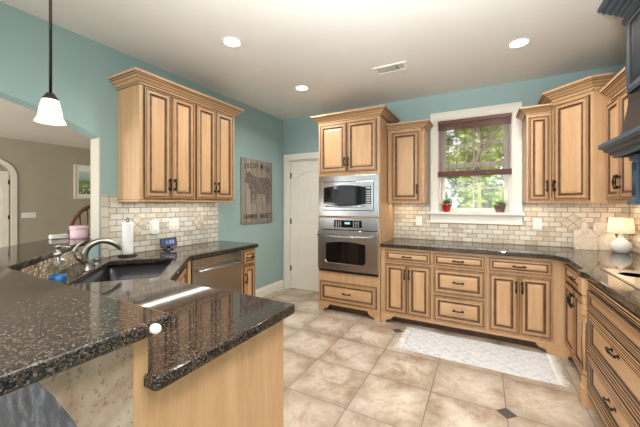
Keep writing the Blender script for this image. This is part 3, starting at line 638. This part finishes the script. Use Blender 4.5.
bt = rounded([(-.1412, -2.6732), (-.0, -2.6732), (-.0, -2.79), (.83, -3.456), (2.102, -3.463), (2.102, -3.90), (.5, -3.90), (-.64, -2.66), (-.56, -2.60), (-.1412, -2.60)], [0, 0, 0, .03, .022, .05, .08, .03, .03, .0])
tag(MB('granite').plate(bt, [], 1.0295, 1.0695, 'xy', bevel=.008).build('bar_top'), 'raised dark granite bar top bending towards the dining room', 'countertop')
rc = [(1.829, -.0125), (1.829, -.648), (3.40, -.648), (3.50, -.76), (3.50, -1.245), (3.452, -1.285), (3.452, -1.375), (3.478, -1.41), (3.478, -2.43), (WX - .013, -2.43), (WX - .013, -.0125)]
tag(MB('granite').plate(rounded(rc, [0, 0, .03, .06, .02, .015, .015, .02, 0, 0, 0]), [], .875, .915, 'xy', bevel=.008).build('countertop'), 'dark granite countertop under the window turning towards the cooktop', 'countertop')

# ---------------- sink, faucet, soap, towel holder
r = thing('kitchen_sink', 'black undermount sink set diagonally in the corner counter', 'sink', (sc_.x, sc_.y, .0), math.atan2(e1.y, e1.x))
m = MB('sink'); io = rounded([(-SW - .008, -SD - .008), (SW + .008, -SD - .008), (SW + .008, SD + .008), (-SW - .008, SD + .008)], [.055] * 4); bm = m.bm
def ring(s, z): return [bm.verts.new((p[0] * s, p[1] * s * (1 - (1 - s) * .5), z)) for p in io]
R_ = [ring(1.03, .8745), ring(1., .8745), ring(.985, .70), ring(.95, .675), ring(.2, .67)]
for a_, b_ in zip(R_, R_[1:]):
    for k in range(len(io)): f = bm.faces.new((a_[k], a_[(k + 1) % len(io)], b_[(k + 1) % len(io)], b_[k])); f.smooth = True
bm.faces.new(R_[-1]); m.build('basin', r)
MB('nickel').lathe([(0, .6705), (.045, .6705), (.042, .675), (.03, .673), (0, .672)], (0, 0, 0), 24).build('drain', r)
MB('sink').box((.02, -SD + .0, .70), (.045, SD, .80), .008).build('divider', r)
fb = Vector((.452, -2.955)); sd = Vector((e2.x, e2.y)); sd = (Vector((.70, .71))).normalized(); sd = Vector((.35, .94)).normalized()
r = thing('faucet', 'brushed nickel gooseneck faucet behind the sink', 'faucet', (fb.x, fb.y, .915), math.atan2(sd.y, sd.x))
MB('nickel').lathe([(0, 0), (.03, 0), (.03, .006), (.024, .012), (.022, .05), (.02, .07), (0, .07)]).build('base', r)
def bez(P_, n=16):
    out = []
    for k in range(n + 1):
        t_ = k / n; q_ = [Vector(p) for p in P_]
        while len(q_) > 1: q_ = [a * (1 - t_) + b * t_ for a, b in zip(q_, q_[1:])]
        out.append(q_[0])
    return out
pp = bez([(-.005, 0, .05), (-.045, 0, .15), (.02, 0, .19), (.09, 0, .245), (.19, 0, .14)], 20)
MB('nickel').tube(pp, [.025 - .008 * k / 20 for k in range(21)], 14).cyl(tuple(pp[-1] + Vector((.002, 0, -.006))), .0135, .024).build('spout', r)
MB('nickel').tube([(-.01, 0, .06), (-.05, .0, .09), (-.07, 0, .14), (-.045, 0, .185), (-.015, 0, .20)], [.018, .016, .013, .011, .006], 12).build('lever', r)
r = thing('sink_sprayer', 'small nickel side dispenser beside the faucet', 'faucet accessory', (.30, -2.832, .915))
MB('nickel').lathe([(0, 0), (.022, 0), (.02, .008), (.012, .014), (.012, .03), (.018, .036), (.018, .05), (0, .054)], n=20).build('collar', r); MB('nickel').tube([(0, 0, .05), (.012, .015, .06), (.03, .04, .06)], .006, 8).build('nozzle', r)
r = thing('soap_dispenser', 'clear glass pump bottle with blue soap behind the sink', 'soap dispenser', (.69, -3.205, .915))
MB('bottle').lathe([(.001, .002), (.036, .002), (.041, .008), (.041, .12), (.034, .138), (.017, .15), (.016, .162)], n=28).build('bottle', r); MB('bluesoap').lathe([(0, .005), (.035, .005), (.0385, .012), (.0385, .048), (0, .048)], n=28).build('liquid_soap', r)
p = MB('nickel').lathe([(0, .158), (.019, .158), (.019, .178), (.008, .182), (.007, .205), (.014, .208), (.014, .218), (0, .22)], n=20).tube([(0, 0, .212), (.03, .022, .213), (.055, .04, .205)], .0055, 8).tube([(0, 0, .16), (0, 0, .03)], .003, 6); p.build('pump', r)
r = thing('paper_towel_holder', 'dark metal paper towel holder standing by the tiled wall', 'paper towel holder', (.115, -2.50, .915))
MB('bronze').lathe([(0, 0), (.075, 0), (.075, .006), (.06, .012), (.012, .014), (0, .014)]).build('base', r); MB('bronze').tube([(0, 0, .012), (0, 0, .30)], .005, 8).build('rod', r)
MB('bronze').tube([(.018 * cos(a * pi / 8), .0, .318 + .018 * sin(a * pi / 8)) for a in range(17)], .0035, 8).lathe([(0, .298), (.012, .298), (.012, .303), (0, .306)]).build('finial', r)
tag(MB('paper').lathe([(.014, .018), (.041, .018), (.042, .022), (.042, .294), (.041, .298), (.014, .298), (.014, .018)], n=36).build('paper_towel_roll'), 'white paper towel roll on the dark holder', 'paper towels')
bpy.data.objects['paper_towel_roll'].location = (.115, -2.50, .915)
r = thing('smart_display', 'small black tilted display with a lit blue screen on the sink counter', 'clock', (.10, -2.10, .915), radians(62))
MB('black').lathe([(0, 0), (.05, 0), (.048, .008), (.02, .014), (.016, .03), (0, .03)]).build('foot', r)
o = MB('black').box((-.076, -.012, -.045), (.076, .014, .045), .01, seg=3).build('case', r); o.location = (0, 0, .072); o.rotation_euler = (radians(-16), radians(-5), 0)
MB('screen').box((-.068, -.0128, -.037), (.068, -.0122, .037)).build('screen', o)
m = MB('digits'); m.add(text_bm('1:53', .046), 0, Matrix.Translation((.012, -.0132, 0)) @ Matrix.Rotation(pi / 2, 4, 'X')); m.build('digits', o)
# outlets and switches
def plate(name, label, loc, rz, wd=.072, gang=1, kind='outlet', group=None):
    r = thing(name, label, kind, loc, rz, group); MB('plastic').box((-wd / 2, -.006, -.058), (wd / 2, 0, .058), .003).build('cover_plate', r)
    for g in range(gang):
        x = (g - (gang - 1) / 2) * .046
        if kind == 'outlet':
            for z in (-.022, .022):
                o = MB(['plastic', 'black']); o.box((x - .016, -.0085, z - .014), (x + .016, -.006, z + .014), .003); o.box((x - .007, -.0089, z - .003), (x - .005, -.0084, z + .006), mi=1); o.box((x + .005, -.0089, z - .003), (x + .007, -.0084, z + .006), mi=1); o.build('receptacle', r)
        else: MB('plastic').box((x - .016, -.009, -.032), (x + .016, -.006, .032), .002).build('rocker', r)
    return r
plate('wall_outlet', 'double white outlet plate on the tiled wall above the small display', (.0126, -1.98, 1.16), pi / 2, .118, 2)
r = plate('wall_outlet', 'white outlet behind the plug-in night light on the tiled wall', (.0126, -2.205, 1.15), pi / 2)
r = thing('night_light', 'white plug-in device in the outlet nearest the paper towels', 'plug-in device', (.0218, -2.205, 1.14), pi / 2); MB('plastic').box((-.034, -.038, -.06), (.034, 0, .055), .01, seg=3).build('body', r); MB('linen').box((-.028, -.0385, -.056), (.028, -.0375, -.02), .002).build('diffuser', r)
plate('wall_outlet', 'white outlet on the tiles between the oven cabinet and the window', (2.152, -.0126, 1.152), 0)
plate('wall_outlet', 'white outlet on the tiles right of the window', (3.398, -.0126, 1.155), 0, .08)
plate('light_switch', 'white triple switch plate on the taupe dining room wall', (-5.849, -1.315, 1.12), pi / 2, .24, 3, 'light switch')

# ---------------- cow sign
r = thing('farm_sign', 'weathered plank sign with a painted cow hanging on the aqua wall', 'sign', (0, 0, 0))
MB('weathered').box((.002, -.985, 1.10), (.022, -.318, 2.002), .002).build('board', r)
MB('weathered').box((.0222, -.985, 1.135), (.030, -.318, 1.255), .002).build('cross_board', r)
cow = [(-.90, 1.735), (-.915, 1.70), (-.905, 1.665), (-.875, 1.66), (-.85, 1.665), (-.835, 1.60), (-.815, 1.56), (-.805, 1.52), (-.80, 1.42), (-.81, 1.385), (-.775, 1.385), (-.765, 1.45), (-.755, 1.52), (-.735, 1.52), (-.735, 1.44), (-.745, 1.375), (-.71, 1.375), (-.70, 1.46), (-.685, 1.525),
       (-.60, 1.515), (-.53, 1.525), (-.505, 1.50), (-.49, 1.54), (-.47, 1.50), (-.465, 1.42), (-.475, 1.365), (-.44, 1.365), (-.43, 1.44), (-.42, 1.50), (-.405, 1.44), (-.41, 1.38), (-.38, 1.38), (-.375, 1.46), (-.385, 1.55), (-.375, 1.64), (-.355, 1.56), (-.345, 1.50), (-.335, 1.50), (-.345, 1.60), (-.36, 1.72), (-.38, 1.745),
       (-.45, 1.76), (-.55, 1.745), (-.65, 1.75), (-.72, 1.765), (-.79, 1.785), (-.815, 1.80), (-.82, 1.83), (-.845, 1.825), (-.85, 1.80), (-.87, 1.80), (-.885, 1.83), (-.90, 1.825), (-.895, 1.79)]
MB('signpaint').plate(cow, [], .0222, .0228, 'yz').build('cow_outline', r)
cx_, cz_ = -.63, 1.6; ci = []
for i, p in enumerate(cow):
    a = Vector(cow[i - 1]); b = Vector(cow[(i + 1) % len(cow)]); d_ = (b - a).normalized(); ci.append((p[0] - d_.y * .006, p[1] + d_.x * .006))
MB('cowpaint').plate(ci, [], .0226, .0232, 'yz').build('cow_fill', r)
YZ = Matrix(((0, 0, 1, 0), (1, 0, 0, 0), (0, 1, 0, 0), (0, 0, 0, 1)))
for word, st in (('FRESH', 0), ('MILK', 6)):
    m = MB('signpaint')
    for i, ch in enumerate(word):
        a = (i + st - 4.5) / 4.5; m.add(text_bm(ch, .105, .78), 0, Matrix.Translation((.0228, -.652 + a * .255, 1.915 - .035 * a * a)) @ Matrix.Rotation(-a * .24, 4, 'X') @ YZ)
    m.build('lettering', r)
for word, yy in (('FARMERS', -.81), ('MARKET', -.48)): MB('signpaint').add(text_bm(word, .095, .72), 0, Matrix.Translation((.0308, yy, 1.193)) @ YZ).build('lettering', r)

# ---------------- blind, plants
r = thing('window_blind', 'reddish brown woven blind drawn halfway down the window', 'blind', (0, 0, 0))
bx0, bx1 = x0 - .02, x1 + .01
MB('blind').box((bx0, -.062, 2.352), (bx1, -.032, 2.392), .003).build('headrail', r)
m = MB('blind')
for k in range(74):
    z = 1.765 + k * .0079; m.box((bx0 + .006, -.044 - .0008 * (k % 3), z), (bx1 - .006, -.040 - .0008 * (k % 3), z + .0024))
for k in range(9):
    x = bx0 + .03 + (bx1 - bx0 - .06) * k / 8; m.box((x, -.0405, 1.765), (x + .003, -.0395, 2.35))
for k in range(26): m.box((bx0 + .004, -.050, 2.27 + k * .0033), (bx1 - .004, -.046, 2.27 + k * .0033 + .0021))
m.build('woven_slats', r)
m = MB('blind')
for k in range(5): m.box((bx0, -.066 + .004 * (k % 2), 1.705 + k * .013), (bx1, -.034, 1.7165 + k * .013), .003)
m.build('folded_stack', r)
def plant(name, label, loc, pot, leaf, n, up, seed, rp=.042, hp=.075, spread=1.):
    rnd = random.Random(seed); r = thing(name, label, 'potted plant', loc)
    MB(pot).lathe([(0, 0), (rp * .62, 0), (rp * .66, .004), (rp * .92, hp * .8), (rp, hp * .82), (rp * 1.02, hp), (rp * .88, hp), (rp * .84, hp * .85), (0, hp * .85)], n=28).build('pot', r)
    MB('soil').lathe([(0, hp * .86), (rp * .83, hp * .86), (0, hp * .93)], n=20).build('soil', r)
    m = MB(leaf)
    for k in range(n):
        a = rnd.uniform(0, 2 * pi); el = rnd.uniform(.25, 1.35) * up; ln = rnd.uniform(.05, .09) * spread; wd_ = rnd.uniform(.012, .02)
        d_ = Vector((cos(a) * cos(el), sin(a) * cos(el), sin(el))); s_ = Vector((-sin(a), cos(a), 0)); b_ = Vector((cos(a) * .008, sin(a) * .008, hp * .9)); bm = m.bm; prev = None
        for j in range(5):
            t_ = j / 4; c_ = b_ + d_ * ln * t_ + Vector((0, 0, -.025 * t_ * t_)); wj = wd_ * (sin(pi * (.12 + .86 * t_)) + .03) * .6; cur = (bm.verts.new(c_ - s_ * wj), bm.verts.new(c_ + Vector((0, 0, -.003))), bm.verts.new(c_ + s_ * wj))
            if prev:
                for e_ in (0, 1): f = bm.faces.new((prev[e_], prev[e_ + 1], cur[e_ + 1], cur[e_])); f.smooth = True
            prev = cur
    m.build('foliage', r); return r
plant('potted_plant', 'leafy green plant in a red pot at one end of the window sill', (2.478, -.018, z0 + .0125), 'red', 'leaf', 34, 1., 3, .054, .096, 1.25)
plant('potted_plant', 'pale green plant in a mauve brown pot at the other end of the window sill', (3.045, -.012, z0 + .0125), 'taupepot', 'leaf2', 34, .8, 5, .058, .088, 1.25)

# ---------------- right counter: cooktop, boards, lamp
r = thing('cooktop', 'glossy cooktop with a steel edge set in the right counter', 'cooktop', (3.605, -1.175, .9155))
MB('steel').box((0, -.94, 0), (.43, 0, .004), .0015).build('steel_edge', r); MB('cooktop').box((.009, -.931, .004), (.421, -.009, .0065), .001).build('glass_top', r)
for (x, y, rr) in ((.11, -.2, .075), (.32, -.2, .09), (.11, -.72, .09), (.32, -.72, .075)): MB('sink').lathe([(rr, .0066), (rr - .004, .0069), (rr - .008, .0066)], (x, y, 0), 36).build('burner_ring', r)

def board(name, label, outline, loc, rz, tilt, mat, hole=None):
    r = thing(name, label, 'cutting board', loc, rz); o = MB(mat).plate(outline, [hole] if hole else [], 0, .016, 'xz', bevel=.003).build('slab', r); o.rotation_euler = (tilt, 0, 0); return r
ho = [(-.085, 0), (.085, 0), (.09, .02), (.09, .19)] + [(.09 - .065 * sin(pi / 2 * k / 5), .19 + .05 * (1 - cos(pi / 2 * k / 5))) for k in range(1, 6)] + [(.024, .29)] + [(.024 * cos(pi * k / 8), .29 + .024 * sin(pi * k / 8)) for k in range(1, 8)] + [(-.024, .29)] + [(-.025 - .065 * (1 - cos(pi / 2 * k / 5)), .24 - .05 * sin(pi / 2 * k / 5)) for k in range(0, 6)] + [(-.09, .02)]
board('cutting_board', 'cream marble paddle board with a handle leaning on the corner tiles', ho, (3.775, -.118, .9152), 0, radians(-9), 'marble_board', [(.009 * cos(2 * pi * k / 10), .288 + .009 * sin(2 * pi * k / 10)) for k in range(10)])
ho2 = [(-.075, 0), (.075, 0), (.08, .01), (.08, .26), (.06, .275), (.022, .28), (.022, .32)] + [(.022 * cos(pi * k / 6), .32 + .022 * sin(pi * k / 6)) for k in range(1, 6)] + [(-.022, .32), (-.022, .28), (-.06, .275), (-.08, .26), (-.08, .01)]
board('cutting_board', 'taller rectangular cream board leaning on the tiles nearest the lamp', ho2, (3.925, -.085, .9152), radians(-8), radians(-9), 'marble_board')
r = thing('table_lamp', 'white gourd-shaped table lamp with a cream shade in the counter corner', 'lamp', (4.012, -.19, .9152))
MB('ceramic').lathe([(0, 0), (.038, 0), (.044, .004), (.068, .03), (.078, .06), (.07, .092), (.045, .118), (.024, .138), (.017, .16), (.02, .168), (0, .17)], n=36).build('base', r)
MB('nickel').lathe([(0, .165), (.012, .165), (.012, .205), (0, .205)], n=16).tube([(0, 0, .2), (0, 0, .33)], .003, 6).build('stem', r)
MB('lampshade').lathe([(.096, .185), (.082, .33), (.0805, .33), (.0945, .185), (.096, .185)], n=40).build('shade', r)
m = MB('nickel')
for k in range(3): a = 2 * pi * k / 3; m.tube([(0, 0, .328), (.081 * cos(a), .081 * sin(a), .328)], .0018, 6)
m.build('shade_spider', r)
lb = lamp('lamp_bulb', 'POINT', (4.012, -.19, 1.17), (0, 0, 0), 1.0, (1, .82, .6), shadow_soft_size=.03)

# ---------------- range hood
r = thing('range_hood', 'navy painted wooden range hood over the cooktop', 'range hood', (3.70, -1.335, 0), -pi / 2)
hw = .92; bd = WX - 3.70 - .003
m = MB('navy_dark'); m.box((.0, 0, 2.02), (hw, bd, 2.615), .002); m.build('chimney', r)
o = profile_panel(.045, hw / 2 - .01, 2.08, 2.56, RAISED, ['navy_dark', 'navy_glaze', 'navy_glaze', 'navy']).build('panel', r)
o = profile_panel(hw / 2 + .01, hw - .045, 2.08, 2.56, RAISED, ['navy_dark', 'navy_glaze', 'navy_glaze', 'navy']).build('panel', r)
HCR = [(0, 2.59), (.012, 2.59), (.016, 2.606), (.028, 2.612, 1), (.03, 2.628), (.046, 2.636, 1), (.05, 2.652), (.07, 2.664, 1), (.074, 2.68), (.096, 2.694, 1), (.10, 2.712), (.116, 2.722), (.12, 2.7445), (0, 2.7445)]
MB(['navy', 'navy_glaze']).sweep([(0, bd), (0, 0), (hw, 0), (hw, bd)], HCR, out=1).build('crown_molding', r)
MB(['navy', 'navy_glaze']).sweep([(0, bd), (0, 0), (hw, 0), (hw, bd)], [(0, 2.54), (.01, 2.545), (.022, 2.56, 1), (.022, 2.588), (0, 2.59)], out=1).build('frieze', r)
m = MB('navy_dark'); bm = m.bm
low = [bm.verts.new(p) for p in ((-.03, -.04, 1.775), (hw + .03, -.04, 1.775), (hw + .03, bd, 1.775), (-.03, bd, 1.775))]; prev = low
for k in range(1, 9):
    t_ = k / 8; f_ = (1 - t_) ** 1.15; cur = [bm.verts.new(p) for p in ((.0 - .03 * f_, -.04 * f_, 1.775 + .245 * t_), (hw + .03 * f_, -.04 * f_, 1.775 + .245 * t_), (hw + .03 * f_, bd, 1.775 + .245 * t_), (-.03 * f_, bd, 1.775 + .245 * t_))]
    for j in range(4): bm.faces.new((prev[j], prev[(j + 1) % 4], cur[(j + 1) % 4], cur[j]))
    prev = cur
bm.faces.new(low[::-1]); bm.faces.new(prev); m.build('canopy', r)
SH = [(0, 1.685), (.02, 1.685), (.02, 1.70), (.034, 1.704, 1), (.036, 1.722), (.054, 1.73, 1), (.058, 1.748), (.074, 1.756, 1), (.078, 1.76), (.078, 1.785), (0, 1.80)]
m = MB(['navy', 'navy_glaze']); m.sweep([(-.03, bd), (-.03, -.04), (hw + .03, -.04), (hw + .03, bd)], SH, out=1); m.build('mantel_shelf', r)
m = MB(['navy_dark', 'steel']); m.box((-.03, -.04, 1.70), (hw + .03, bd, 1.712)); m.box((.15, .05, 1.694), (hw - .15, bd - .05, 1.70), mi=1); m.build('underside', r)
def leg(x):
    m = MB('navy'); m.box((x, .02, 1.395), (x + .07, .30, 1.69), .004); m.box((x - .014, .0, 1.372), (x + .084, .32, 1.398), .004); m.box((x - .008, .008, 1.398), (x + .078, .31, 1.412), .004); m.box((x - .01, .008, 1.655), (x + .08, .31, 1.69), .004)
    for k in range(3): m.tube([(x + .015 + .02 * k, .0195, 1.43), (x + .015 + .02 * k, .0195, 1.64)], .006, 8)
    m.build('corbel_leg', r)
leg(.0); leg(hw - .07)

# ---------------- rug
r = thing('kitchen_rug', 'faded pale blue and white runner rug in front of the window cabinets', 'rug', (2.785, -.896, 0.001))
m = MB('rug'); bm = m.bm; nx, ny = 60, 28; hx, hy = .595, .262
vs = [[bm.verts.new(((-hx + 2 * hx * i / nx), (-hy + 2 * hy * j / ny) + .006 * sin(i * .23), .007 + .0012 * sin(i * .7) * cos(j * .9) + random.uniform(-.0006, .0006))) for j in range(ny + 1)] for i in range(nx + 1)]
vb = [[bm.verts.new((v.co.x, v.co.y, .0)) for v in c_] for c_ in vs]
for i in range(nx):
    for j in range(ny): f = bm.faces.new((vs[i][j], vs[i + 1][j], vs[i + 1][j + 1], vs[i][j + 1])); f.smooth = True; bm.faces.new((vb[i][j], vb[i][j + 1], vb[i + 1][j + 1], vb[i + 1][j]))
for i in range(nx): bm.faces.new((vb[i][0], vb[i + 1][0], vs[i + 1][0], vs[i][0])); bm.faces.new((vb[i + 1][ny], vb[i][ny], vs[i][ny], vs[i + 1][ny]))
for j in range(ny): bm.faces.new((vb[0][j + 1], vb[0][j], vs[0][j], vs[0][j + 1])); bm.faces.new((vb[nx][j], vb[nx][j + 1], vs[nx][j + 1], vs[nx][j]))
m.build('rug_body', r)
for s in (-1, 1):
    m = MB('linen')
    for k in range(38):
        y = -hy + .008 + (2 * hy - .016) * k / 37; a, b = random.uniform(-.012, .012), random.uniform(.05, .075)
        m.tube([(s * (hx - .006), y, .008), (s * (hx + b * .5), y + a * .4, .006), (s * (hx + b), y + a, .004)], [.004, .0032, .0038], 6)
    m.build('fringe', r)

# ---------------- pendant, recessed lights, vent
px_, py_ = 1.12, -3.39
r = thing('pendant_light', 'frosted bell pendant lamp on a dark rod above the bar', 'pendant lamp', (px_, py_, 0))
MB('bronze').lathe([(0, HC - .001), (.06, HC - .001), (.055, HC - .018), (.012, HC - .03), (0, HC - .03)], n=28).build('canopy', r)
MB('bronze').tube([(0, 0, HC - .02), (0, 0, 1.875)], .006, 10).build('rod', r); MB('bronze').lathe([(0, 1.885), (.016, 1.885), (.022, 1.872), (.03, 1.862), (.03, 1.855), (0, 1.855)], n=24).build('cap', r)
BELL = [(.016, 1.866), (.026, 1.861), (.033, 1.848), (.037, 1.828), (.041, 1.80), (.045, 1.775), (.054, 1.757), (.0575, 1.750)]
sh = MB('pendantglass').lathe(BELL + [(a - .003, b - .001) for a, b in BELL[::-1]], n=40).build('shade', r)
for rr, z in ((.0455, 1.775), (.0375, 1.828), (.035, 1.842)):
    m = MB('taupepot')
    for k in range(26):
        a = 2 * pi * k / 26 + z * 40; m.tube([(rr * cos(a), rr * sin(a), z), ((rr + .0005) * cos(a + .11), (rr + .0005) * sin(a + .11), z - .003)], .0019, 5)
    m.build('pattern_band', sh)
lamp('pendant_bulb', 'POINT', (px_, py_, 1.80), (0, 0, 0), 2.2, (1, .9, .75), shadow_soft_size=.025)
CL = [('round recessed ceiling light nearest the sink cabinet crown', 1.006, -2.142), ('round recessed ceiling light nearest the far aqua corner', .993, -1.004), ('round recessed ceiling light nearest the window wall on the hood side', 3.142, -.964)]
def can(label, x, y):
    r = thing('recessed_light', label, 'ceiling light', (x, y, HC), 0, 'recessed ceiling lights')
    MB('white').lathe([(.082, -.0005), (.085, -.004), (.08, -.007), (.066, -.004), (.066, -.0005), (.082, -.0005)], n=40).build('trim_ring', r); MB('canlight').lathe([(0, -.001), (.065, -.001), (.064, -.003), (0, -.0035)], n=36).build('lens', r)
for a in CL: can(*a)
for i, (x, y) in enumerate([(c[1], c[2]) for c in CL] + [(3.14, -2.14), (1.6, -4.6), (3.3, -4.6)]):
    lamp('can_lamp', 'AREA', (x, y, HC - .012), (0, 0, 0), 11, (1, .985, .95), shape='DISK', size=.13, spread=radians(150))
r = thing('ceiling_vent', 'white rectangular air vent in the ceiling before the window', 'vent', (2.058, -1.019, HC), radians(0))
MB('white').plate([(-.17, -.09), (.17, -.09), (.17, .09), (-.17, .09)], [[(-.135, -.06), (.135, -.06), (.135, .06), (-.135, .06)]], -.012, -.0005, 'xy', bevel=.004).build('frame', r)
MB('duct').box((-.137, -.062, -.0025), (.137, .062, -.0008)).build('duct', r); m = MB('white')
for k in range(9): 
    y = -.054 + k * .0135; bm = bmesh.new(); bmesh.ops.create_cube(bm, size=1); m.add(bm, 0, Matrix.Translation((-.035, y, -.0075)) @ Matrix.Rotation(radians(35), 4, 'X') @ Matrix.Diagonal((.19, .011, .0012, 1)))
for k in range(5):
    bm = bmesh.new(); bmesh.ops.create_cube(bm, size=1); m.add(bm, 0, Matrix.Translation((.078 + k * .0125, 0, -.0075)) @ Matrix.Rotation(radians(-45), 4, 'Y') @ Matrix.Diagonal((.008, .118, .0012, 1)))
m.build('louvers', r)
# under-cabinet strip lights
lamp('under_cabinet_strip', 'AREA', (.17, -1.98, 1.386), (0, 0, 0), 2.6, (1, .95, .86), shape='RECTANGLE', size=.06, size_y=1.0)
lamp('under_cabinet_strip', 'AREA', (2.0, -.16, 1.374), (0, 0, 0), .9, (1, .86, .66), shape='RECTANGLE', size=.3, size_y=.05)
lamp('under_cabinet_strip', 'AREA', (3.36, -.16, 1.374), (0, 0, 0), .6, (1, .86, .66), shape='RECTANGLE', size=.16, size_y=.05)
lamp('under_cabinet_strip', 'AREA', (3.80, -.24, 1.374), (0, 0, 0), 1.0, (1, .86, .68), shape='RECTANGLE', size=.5, size_y=.2)
lamp('under_cabinet_strip', 'AREA', (3.98, -.85, 1.374), (0, 0, 0), .8, (1, .86, .68), shape='RECTANGLE', size=.05, size_y=.5)

# ---------------- bar and dining side
tag(MB('plastic').cyl((2.110, -3.522, 1.051), .0125, .02, 'x', 28, bevel=.003).cyl((2.123, -3.522, 1.051), .008, .006, 'x', 24, bevel=.002).build('edge_cap'), 'small round white cap stuck on the bar top corner', 'cap')
r = thing('canister', 'pale pink drum-shaped box on the bar ledge in the opening', 'box', (-.275, -2.70, 1.07)); MB('pink').lathe([(0, 0), (.062, 0), (.064, .003), (.064, .085), (0, .085)], n=36).build('body', r); MB('pink').lathe([(.0, .085), (.066, .0805), (.067, .084), (.067, .108), (.065, .111), (0, .111)], n=36).build('lid', r)
tag(MB('linen').box((-.43, -2.86, 1.0702), (-.37, -2.735, 1.108), .012, seg=3).build('folded_napkin'), 'folded white linen on the bar ledge beside the pink box', 'linen')
r = thing('dining_chair', 'brown rattan chair with a round high back behind the bar ledge', 'chair', (-1.3, -2.27, 0), radians(-75))
m = MB('rattan'); m.tube([(.30 * cos(a * pi / 12), .22, .95 + .40 * sin(a * pi / 12)) for a in range(13)], .022, 10); m.tube([(-.30, .22, .95), (-.25, .2, .46)], .022, 10); m.tube([(.30, .22, .95), (.25, .2, .46)], .022, 10)
for k in range(-3, 4): m.tube([(.05 * k, .2, .46), (.085 * k, .22, .95 + .40 * sqrt(max(0, 1 - (.085 * k / .3) ** 2)))], .008, 8)
m.tube([(-.29, .22, 1.0), (0, .225, 1.03), (.29, .22, 1.0)], .01, 8); m.build('backrest', r)
MB('rattan').box((-.27, -.25, .42), (.27, .23, .465), .02, seg=3).build('seat', r)
for sx in (-1, 1):
    for sy in (-1, 1): MB('rattan').tube([(sx * .23, sy * .21 - .01, .43), (sx * .25, sy * .23 - .01, 0.0)], [.02, .016], 10).build('leg', r)
r = thing('framed_picture', 'framed garden painting with a white mat on the dining room wall', 'picture', (-5.848, 0, 0))
a, b, c, d_ = -.50, .03, 1.49, 2.33
b = -.01
MB('white').plate([(a, c), (b, c), (b, d_), (a, d_)], [[(a + .035, c + .035), (b - .035, c + .035), (b - .035, d_ - .035), (a + .035, d_ - .035)]], 0, .03, 'yz', bevel=.005).build('frame', r)
MB('paper').box((.004, a + .03, c + .03), (.010, b - .03, d_ - .03)).build('mat', r); MB('painting').box((.0102, a + .10, c + .12), (.013, b - .10, d_ - .16)).build('painting', r)

# ---------------- woodland outside the window
MB('ground').box((-14, .16, -.6), (20, 30, -.45)).build('ground', kind='structure')
def tree(name, label, x, y, h, tr, leaf, n, crown_lo, crown_r, seed):
    rnd = random.Random(seed); r = thing(name, label, 'tree', (x, y, -.45), 0, 'trees in the woodland outside')
    pts = [(rnd.uniform(-.03, .03) * k, rnd.uniform(-.03, .03) * k, h * k / 6) for k in range(7)]; m = MB('bark'); m.tube(pts, [tr * (1.25 - k * .13) for k in range(7)], 10)
    for k in range(7):
        a = rnd.uniform(0, 2 * pi); z = h * rnd.uniform(.25, .9); m.tube([(0, 0, z), (cos(a) * crown_r * .4, sin(a) * crown_r * .4, z + .5), (cos(a) * crown_r * .8, sin(a) * crown_r * .8, z + .8)], [tr * .35, tr * .2, tr * .08], 6)
    m.build('trunk', r); m = MB(leaf); bm = m.bm
    cl = [(rnd.uniform(-.68, .68) * crown_r, rnd.uniform(-.68, .68) * crown_r, rnd.uniform(crown_lo, h)) for _ in range(34)]
    for k in range(n):
        c_ = Vector(rnd.choice(cl)) + Vector((rnd.uniform(-.25, .25), rnd.uniform(-.25, .25), rnd.gauss(0, .2))); a = Vector((rnd.gauss(0, 1), rnd.gauss(0, 1), rnd.gauss(0, .6))).normalized(); b = a.cross(Vector((rnd.gauss(0, 1), rnd.gauss(0, 1), rnd.gauss(0, 1)))).normalized(); s_ = rnd.uniform(.07, .13)
        bm.faces.new([bm.verts.new(c_ + a * s_), bm.verts.new(c_ + b * s_ * .5), bm.verts.new(c_ - a * s_), bm.verts.new(c_ - b * s_ * .5)])
    m.build('foliage', r); return r
TR = [(x + .25 * (j % 2), 6.6 + 2.25 * j, 7 + j, .07 + .015 * ((k + j) % 3), ('foliage', 'foliage2', 'foliage')[(k + 2 * j) % 3], (1.7, .9, .2, .1)[j]) for j in range(4) for k, x in enumerate((-1.7, .5, 2.7, 4.9)) if not (j == 0 and k in (0, 3))]
for i, (x, y, h, tr, lf, lo) in enumerate(TR):
    tree('woodland_tree', ['slim tree with pale spring leaves in the woodland outside the window', 'slim tree with deeper green leaves in the woodland outside the window'][lf == 'foliage2'], x, y, h, tr, lf, 4200, lo, 1.08, 20 + i)
